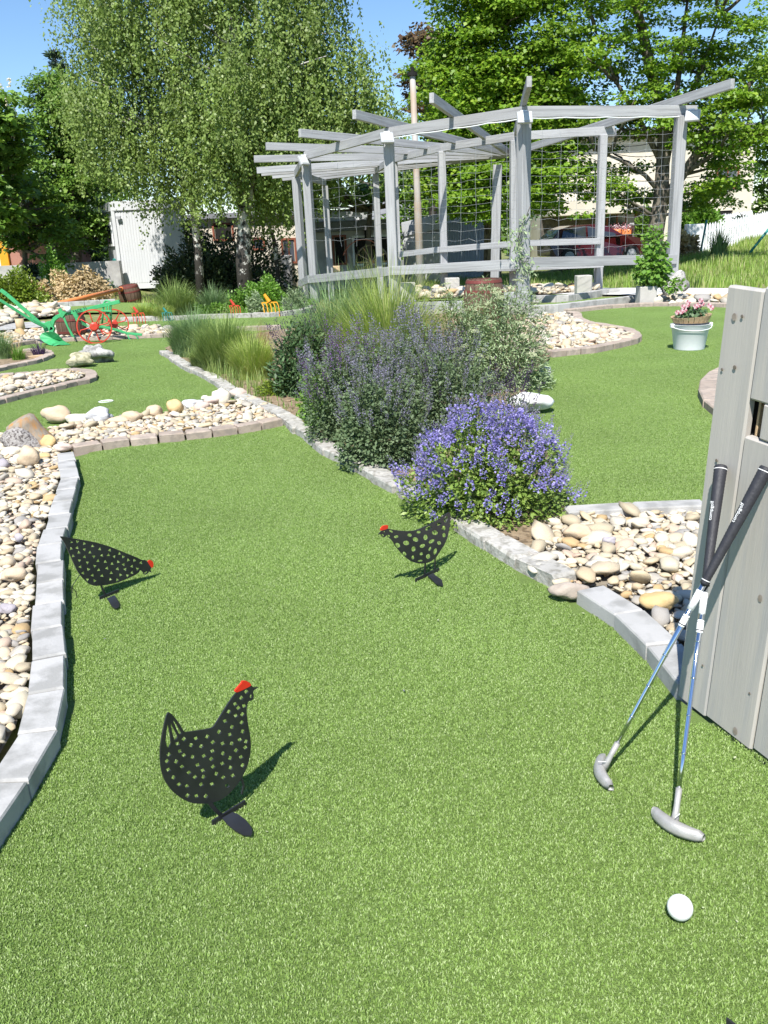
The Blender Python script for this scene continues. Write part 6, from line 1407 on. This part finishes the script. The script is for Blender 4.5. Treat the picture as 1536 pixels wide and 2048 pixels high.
# ------------------------------------------------------------------ grasses
def clump(name, label, px_, py_, w, hgt, n, m, lean=1.2, wd=.006, group=None, cat='ornamental grass', spread=.6, wt_=None, foot=None, seed=None, m2=None):
    c = foot or P(px_, py_); zd = (np.array(c)-CO)@cF; k = zd/FPX; R_ = w/2*k; H_ = hgt*k*1.15; c = c+Vector((0, R_*.35, 0)); e = empty(name, c, label, cat, group)
    def mk(n_, mm_, nm, hs=1., ls=1.):
        a = rng.uniform(0, 6.28, n_); q = np.sqrt(rng.uniform(0, 1, n_))*spread*R_; B_ = np.c_[c.x+np.cos(a)*q, c.y+np.sin(a)*q*.7, np.full(n_, c.z+.005)]
        ln = (np.abs(rng.normal(.4, .45, n_))+.7*q/(spread*R_))*lean*ls; quadobj(nm, [blades(B_, H_*rng.uniform(.35, 1.12, n_)*(1-.3*q/(spread*R_))*hs, np.full(n_, wd)*rng.uniform(.6, 1.3, n_), ln, a+rng.normal(0, .5, n_), 1.4, 4)], M[mm_], e)
    mk(n, m, 'blades')
    if m2: mk(n//4, m2, 'stalks', 1.25, .5)
    return e
g_ = 'ornamental grass clumps in the beds'
clump('ornamental_grass', 'tall yellow green ornamental grass behind the catmint in the middle of the bed', 785, 812, 195, 258, 3400, 'gyel', 1.0, .008)
clump('ornamental_grass', 'tall blue green arching grass left behind the catmint', 680, 775, 220, 215, 2800, 'gblue', 1.1, .007)
clump('ornamental_grass', 'tall pale grass reaching up the central pergola post', 740, 765, 150, 215, 1600, 'ggrass', 1.0, .006)
clump('ornamental_grass', 'wide dark green grass clump at the left end of the flower bed', 388, 718, 150, 94, 3200, 'gblue', 1.0, .007)
clump('ornamental_grass', 'green grass clump in the middle of the left bed end', 452, 752, 160, 116, 3800, 'ggrass', .9, .007)
clump('ornamental_grass', 'light yellow green fine grass beside the dark sage bush', 505, 765, 120, 92, 2600, 'gyel', .9, .006)
clump('ornamental_grass', 'low green grass skirt hanging toward the diagonal kerb', 420, 742, 130, 60, 2200, 'ggrass', 1.3, .006)
clump('ornamental_grass', 'rusty orange thin grass standing before the short brown kerb', 528, 725, 46, 84, 260, 'gred', .5, .004)
clump('ornamental_grass', 'big pale feathery grass fountain right of the far barrel', 350, 637, 110, 78, 1300, 'ggrass', 1.1, .010)
clump('ornamental_grass', 'bright yellow green grass cushion under the far barrel', 285, 640, 70, 36, 900, 'gyel', 1.1, .010)
clump('ornamental_grass', 'second yellow green cushion below the feathery grass fountain', 325, 642, 60, 34, 700, 'gyel', 1.1, .010)
clump('ornamental_grass', 'grey green grass clump left of the thick birch trunk', 425, 630, 90, 58, 900, 'gblue', 1.1, .010)
clump('ornamental_grass', 'dark reed clump at the left picture edge in the reed bed', 2, 722, 60, 64, 700, 'gblue', 1.1, .006)
clump('ornamental_grass', 'dark spiky little plant in the reed bed beside the plank', 78, 716, 44, 34, 140, 'psage', 1.0, .010)
clump('ornamental_grass', 'green weeds between the reeds and the plank', 36, 724, 40, 32, 200, 'lbright', .9, .010)
clump('ornamental_grass', 'thin dry reed stems leaning right in the reed bed', 22, 715, 70, 60, 60, 'straw', 1.0, .006)
clump('grass_tuft', 'little yellow green grass tuft on the diagonal kerb left of the oval holed hen', 802, 988, 20, 24, 90, 'gyel', 1.0, .002, cat='grass tuft')
clump('grass_tuft', 'dry yellowish grass tuft on the kerb right of the oval holed hen', 912, 1062, 28, 24, 120, 'gyel', 1.1, .002, cat='grass tuft')
clump('grass_tuft', 'tall blue grass blades beside the meter cabinet', 1435, 500, 50, 60, 300, 'gblue', .8, .03, cat='grass tuft', foot=Vector((at_h(1440, 27, 0), 27, T(12, 27))))
# ------------------------------------------------------------------ flowering plants
def spike_mesh(kind, seed):
    r = np.random.default_rng(seed)
    if kind == 'speed':   # open flowers low on the spike, buds above
        n = 34; t = r.uniform(0, .6, n); a = r.uniform(0, 6.28, n); rad_ = .0105*(1-.3*t); C = np.c_[np.cos(a)*rad_, np.sin(a)*rad_, t*.058]; D = np.c_[np.cos(a), np.sin(a), r.uniform(.1, .7, n)]+r.normal(0, .5, (n, 3)); L = r.uniform(.006, .0095, n)
        s1 = kites(C, D, r.normal(0, .6, (n, 3))+[0, 0, 1], L, L*.95)
        n = 16; t = r.uniform(.55, 1., n); a = r.uniform(0, 6.28, n); C = np.c_[np.cos(a)*.0025, np.sin(a)*.0025, t*.068]; D = np.c_[np.cos(a)*.6, np.sin(a)*.6, np.ones(n)]; L = np.full(n, .006); s2 = kites(C, D, r.normal(0, 1, (n, 3)), L, L*.45)
        return [(s1, M['pblue']), (s2, M['pcat'])]
    if kind in ('cat', 'purp'):
        n = 60; t = r.uniform(0, 1, n)**.8; whorl = np.round(t*7)/7; a = r.uniform(0, 6.28, n); rad_ = .0075*(1-.55*t); C = np.c_[np.cos(a)*rad_, np.sin(a)*rad_, whorl*.10+r.normal(0, .003, n)]; D = np.c_[np.cos(a), np.sin(a), r.uniform(.2, 1, n)]; L = r.uniform(.005, .0095, n)
        s1 = kites(C, D, r.normal(0, 1, (n, 3)), L, L*.6)
        z = np.zeros(3); st = blades(np.array([[0, 0, -.08]]*2), np.array([.17, .17]), np.array([.002, .002]), np.array([.05, .05]), np.array([0., 1.5]), 1, 2)
        return [(s1, M['pcat' if kind == 'cat' else 'ppurp']), (st, M['stem'])]
    if kind == 'sage':
        n = 44; t = r.uniform(0, 1, n); a = r.uniform(0, 6.28, n); rad_ = .007*(1-.6*t); C = np.c_[np.cos(a)*rad_, np.sin(a)*rad_, t*.13]; D = np.c_[np.cos(a)*.7, np.sin(a)*.7, np.ones(n)]; L = r.uniform(.006, .011, n)
        return [(kites(C, D, r.normal(0, 1, (n, 3)), L, L*.5), M['psage'])]
    if kind == 'yar':
        n = 90; q = np.sqrt(r.uniform(0, 1, n))*.03; a = r.uniform(0, 6.28, n); C = np.c_[np.cos(a)*q, np.sin(a)*q, .006*np.cos(q*40)+r.normal(0, .0015, n)]; L = np.full(n, .008); s1 = kites(C, r.normal(0, 1, (n, 3))*[1, 1, .3], r.normal(0, .3, (n, 3))+[0, 0, 1], L, L)
        st = blades(np.array([[0, 0, -.14]]*2), np.array([.14, .14]), np.array([.003, .003]), np.array([.02, .02]), np.array([0., 1.5]), 1, 2)
        return [(s1, M['pyar']), (st, M['stem'])]
def two_mat(name, sets):
    Vs, Fs, mi, k = [], [], [], 0; ms = []
    for (v, f), m_ in sets:
        if m_ not in ms: ms.append(m_)
        Vs.append(v); Fs.append(f+k); k += len(v); mi += [ms.index(m_)]*len(f)
    me = npmesh(name, np.concatenate(Vs), np.concatenate(Fs))
    for m_ in ms: me.materials.append(m_)
    me.polygons.foreach_set('material_index', mi); return me
SPK = {k: [two_mat('flower_spike', spike_mesh(k, s)) for s in range(4)] for k in ('speed', 'cat', 'purp', 'sage', 'yar')}
def plant(name, label, cat, px_, py_, w, hgt, lm, leaf, nleaf, spikes, dep=.8, group=None, laspect=.5, front=.0, leafy=.45, elev=(.15, 1.), sc=1., bushy=1.):
    """a domed plant; spikes = [(kind, count, tag name)]"""
    c = P(px_, py_); zd = (np.array(c)-CO)@cF; k = zd/FPX; Rx = w/2*k; Ry = Rx*dep; H_ = hgt*k; c = c+Vector((0, Ry*.85, 0)); e = empty(name, c, label, cat, group); ca = np.array([c.x, c.y, .02])
    def lump(d): return 1+.10*np.sin(d[:, 0]*6+px_)*np.cos(d[:, 1]*5+py_)+.07*np.sin(d[:, 2]*11+d[:, 0]*9)
    d = rnd_dir(nleaf); d[:, 2] = np.abs(d[:, 2]); q = rng.uniform(0.05, 1, nleaf)**leafy*lump(d)*.95
    shape = np.array([Rx, Ry, H_]); C = ca+d*shape*q[:, None]; C[:, 2] = np.maximum(C[:, 2], .03)
    D = d*np.array([1, 1, .4])+rng.normal(0, .6, (nleaf, 3)); N_ = d*.5+np.array([0, -.1, .8])+rng.normal(0, .45, (nleaf, 3)); L = leaf*rng.uniform(.55, 1.3, nleaf)
    quadobj('foliage', [kites(C, D, N_, L, L*laspect, .08)], M[lm], e)
    b = MB()
    for i in range(46):
        t = d[i]*shape*.9; b.tube([tuple(ca+np.array([t[0]*.15, t[1]*.15, -.01])), tuple(ca+t*np.array([.6, .6, .55])), tuple(ca+t)], [.0035, .0028, .0018], 4, False)
    b.build('stems', M['stem'], e)
    for kind, cnt, zmin, zone in spikes:
        dd_ = rnd_dir(cnt*6); dd_[:, 2] = np.abs(dd_[:, 2]); ok = dd_[:, 2] > zmin
        if zone: ok &= zone(dd_)
        dd_ = dd_[ok][:cnt]
        for u in dd_:
            s = float(lump(u[None])[0])*random.uniform(.88, 1.02); p_ = ca+u*shape*s
            ax = Vector((u[0]*.55, u[1]*.55, .9+.3*random.random())).normalized(); q_ = ax.to_track_quat('Z', 'Y'); sc_ = sc*random.uniform(.75, 1.25)
            link('flower_spike', SPK[kind][random.randrange(4)], None, e, Matrix.LocRotScale(Vector(p_), q_ @ Vector((0, 0, 1)).to_track_quat('Z', 'Y'), Vector((sc_, sc_, sc_))))
    return e
plant('speedwell_bush', 'rounded bush of blue violet flower spikes at the near end of the flower bed', 'flowering bush', 988, 1068, 362, 215, 'lspeed', .024, 10500,
      [('speed', 290, .22, None), ('speed', 45, .0, lambda d: d[:, 1] < .3)], .80, leafy=.38, sc=1.12)
gp = 'grey violet catmint plants in the flower bed'
plant('catmint_plant', 'catmint plant beside the speedwell bush, dark green leaves over the kerb', 'flowering plant', 768, 952, 215, 190, 'lcat', .021, 9000, [('cat', 110, .45, None)], .85, gp, .65, leafy=.4)
plant('catmint_plant', 'catmint plant with purple tinged spikes nearer the bare soil patch', 'flowering plant', 690, 900, 180, 200, 'lcat', .021, 7000, [('cat', 80, .35, None), ('purp', 50, .45, None)], .85, gp, .65, leafy=.4)
plant('catmint_plant', 'broad pale catmint in front of the tall grass', 'flowering plant', 770, 885, 235, 200, 'lcat', .021, 8000, [('cat', 140, .35, None)], .8, gp, .65, leafy=.4)
plant('catmint_plant', 'catmint with dark spikes directly behind the speedwell bush', 'flowering plant', 900, 900, 240, 190, 'lcat', .021, 8000, [('cat', 90, .35, None), ('sage', 30, .5, None)], .8, gp, .6, leafy=.4)
plant('catmint_plant', 'tall spiked catmint in front of the yarrow', 'flowering plant', 840, 858, 200, 200, 'lcat', .021, 7000, [('cat', 90, .4, None)], .8, gp, .6, leafy=.4, sc=1.25)
plant('sage_bush', 'dark green leafy sage bush with dark purple spikes at the left', 'sage bush', 608, 800, 150, 145, 'lsage', .042, 5200, [('sage', 40, .5, None)], .8, laspect=.42, leafy=.4, sc=1.3)
plant('sage_bush', 'small light green plant in front of the dark sage bush', 'plant', 640, 850, 90, 120, 'lbright', .03, 2400, [('cat', 16, .6, None)], .8, laspect=.5, sc=1.2)
plant('sage_bush', 'bright green leafy base plant by the kerb under the purple tinged catmint', 'plant', 640, 868, 70, 60, 'lbright', .026, 1500, [], .8, laspect=.5)
plant('yarrow_plant', 'tall grey green yarrow with flat pale flower heads at the right of the bed', 'yarrow', 1015, 790, 225, 215, 'lgrey', .036, 12000, [('yar', 80, .3, None)], .8, laspect=.25, leafy=.42, sc=.95)
plant('yarrow_plant', 'smaller yarrow with pale heads left of the big one', 'yarrow', 925, 800, 150, 210, 'lgrey', .036, 7000, [('yar', 40, .35, None)], .8, laspect=.25, leafy=.42, sc=.95)
plant('sage_bush', 'row of dark maroon spikes above the right side of the speedwell bush', 'plant', 1020, 880, 110, 95, 'lcat', .02, 1500, [('sage', 50, .3, None)], .7, laspect=.5, sc=1.1)
plant('weed_plant', 'low green weed carpet on the soil near the border stones', 'weed', 555, 798, 100, 34, 'lyellow', .03, 1500, [], .7, laspect=.35)
# fallen bits on the turf
for (x, y, m_, lb) in ((212, 1278, 'pcat', 'tiny bluish petal on the turf below the hen with triangular holes'), (876, 1238, 'pyar', 'tiny pale petal on the turf just below the oval holed hen'), (1163, 1225, 'pyar', 'curled pale petal beside the brown grey stone and short slab kerb'), (1472, 1512, 'pyar', 'pale flake on the turf at the foot of the board wall'), (808, 1383, 'pcat', 'tiny bluish petal in the middle of the lane')):
    p_ = P(x, y, .010); o = quadobj('fallen_petal', [kites(np.array([tuple(p_)]), rnd_dir(1)*[1, 1, 0], np.array([[0, 0, 1.]]), [.012], [.006])], M[m_])
    tag(o, lb, 'petal', 'petals scattered on the turf')

n = 420; xx_ = rng.uniform(-3, 3, n); yy_ = rng.uniform(.9, 7, n); ok = inpoly(xx_, yy_, T1) | inpoly(xx_, yy_, T3) | inpoly(xx_, yy_, T2); xx_, yy_ = xx_[ok], yy_[ok]; n = len(xx_)
L = rng.uniform(.003, .008, n); o = quadobj('turf_litter', [kites(np.c_[xx_, yy_, np.full(n, .0075)], rng.normal(0, 1, (n, 3))*[1, 1, .1], rng.normal(0, .3, (n, 3))+[0, 0, 1], L, L*.5)], M['pyar'])
tag(o, 'scattered specks of dry plant litter on the turf', 'litter', kind='stuff')
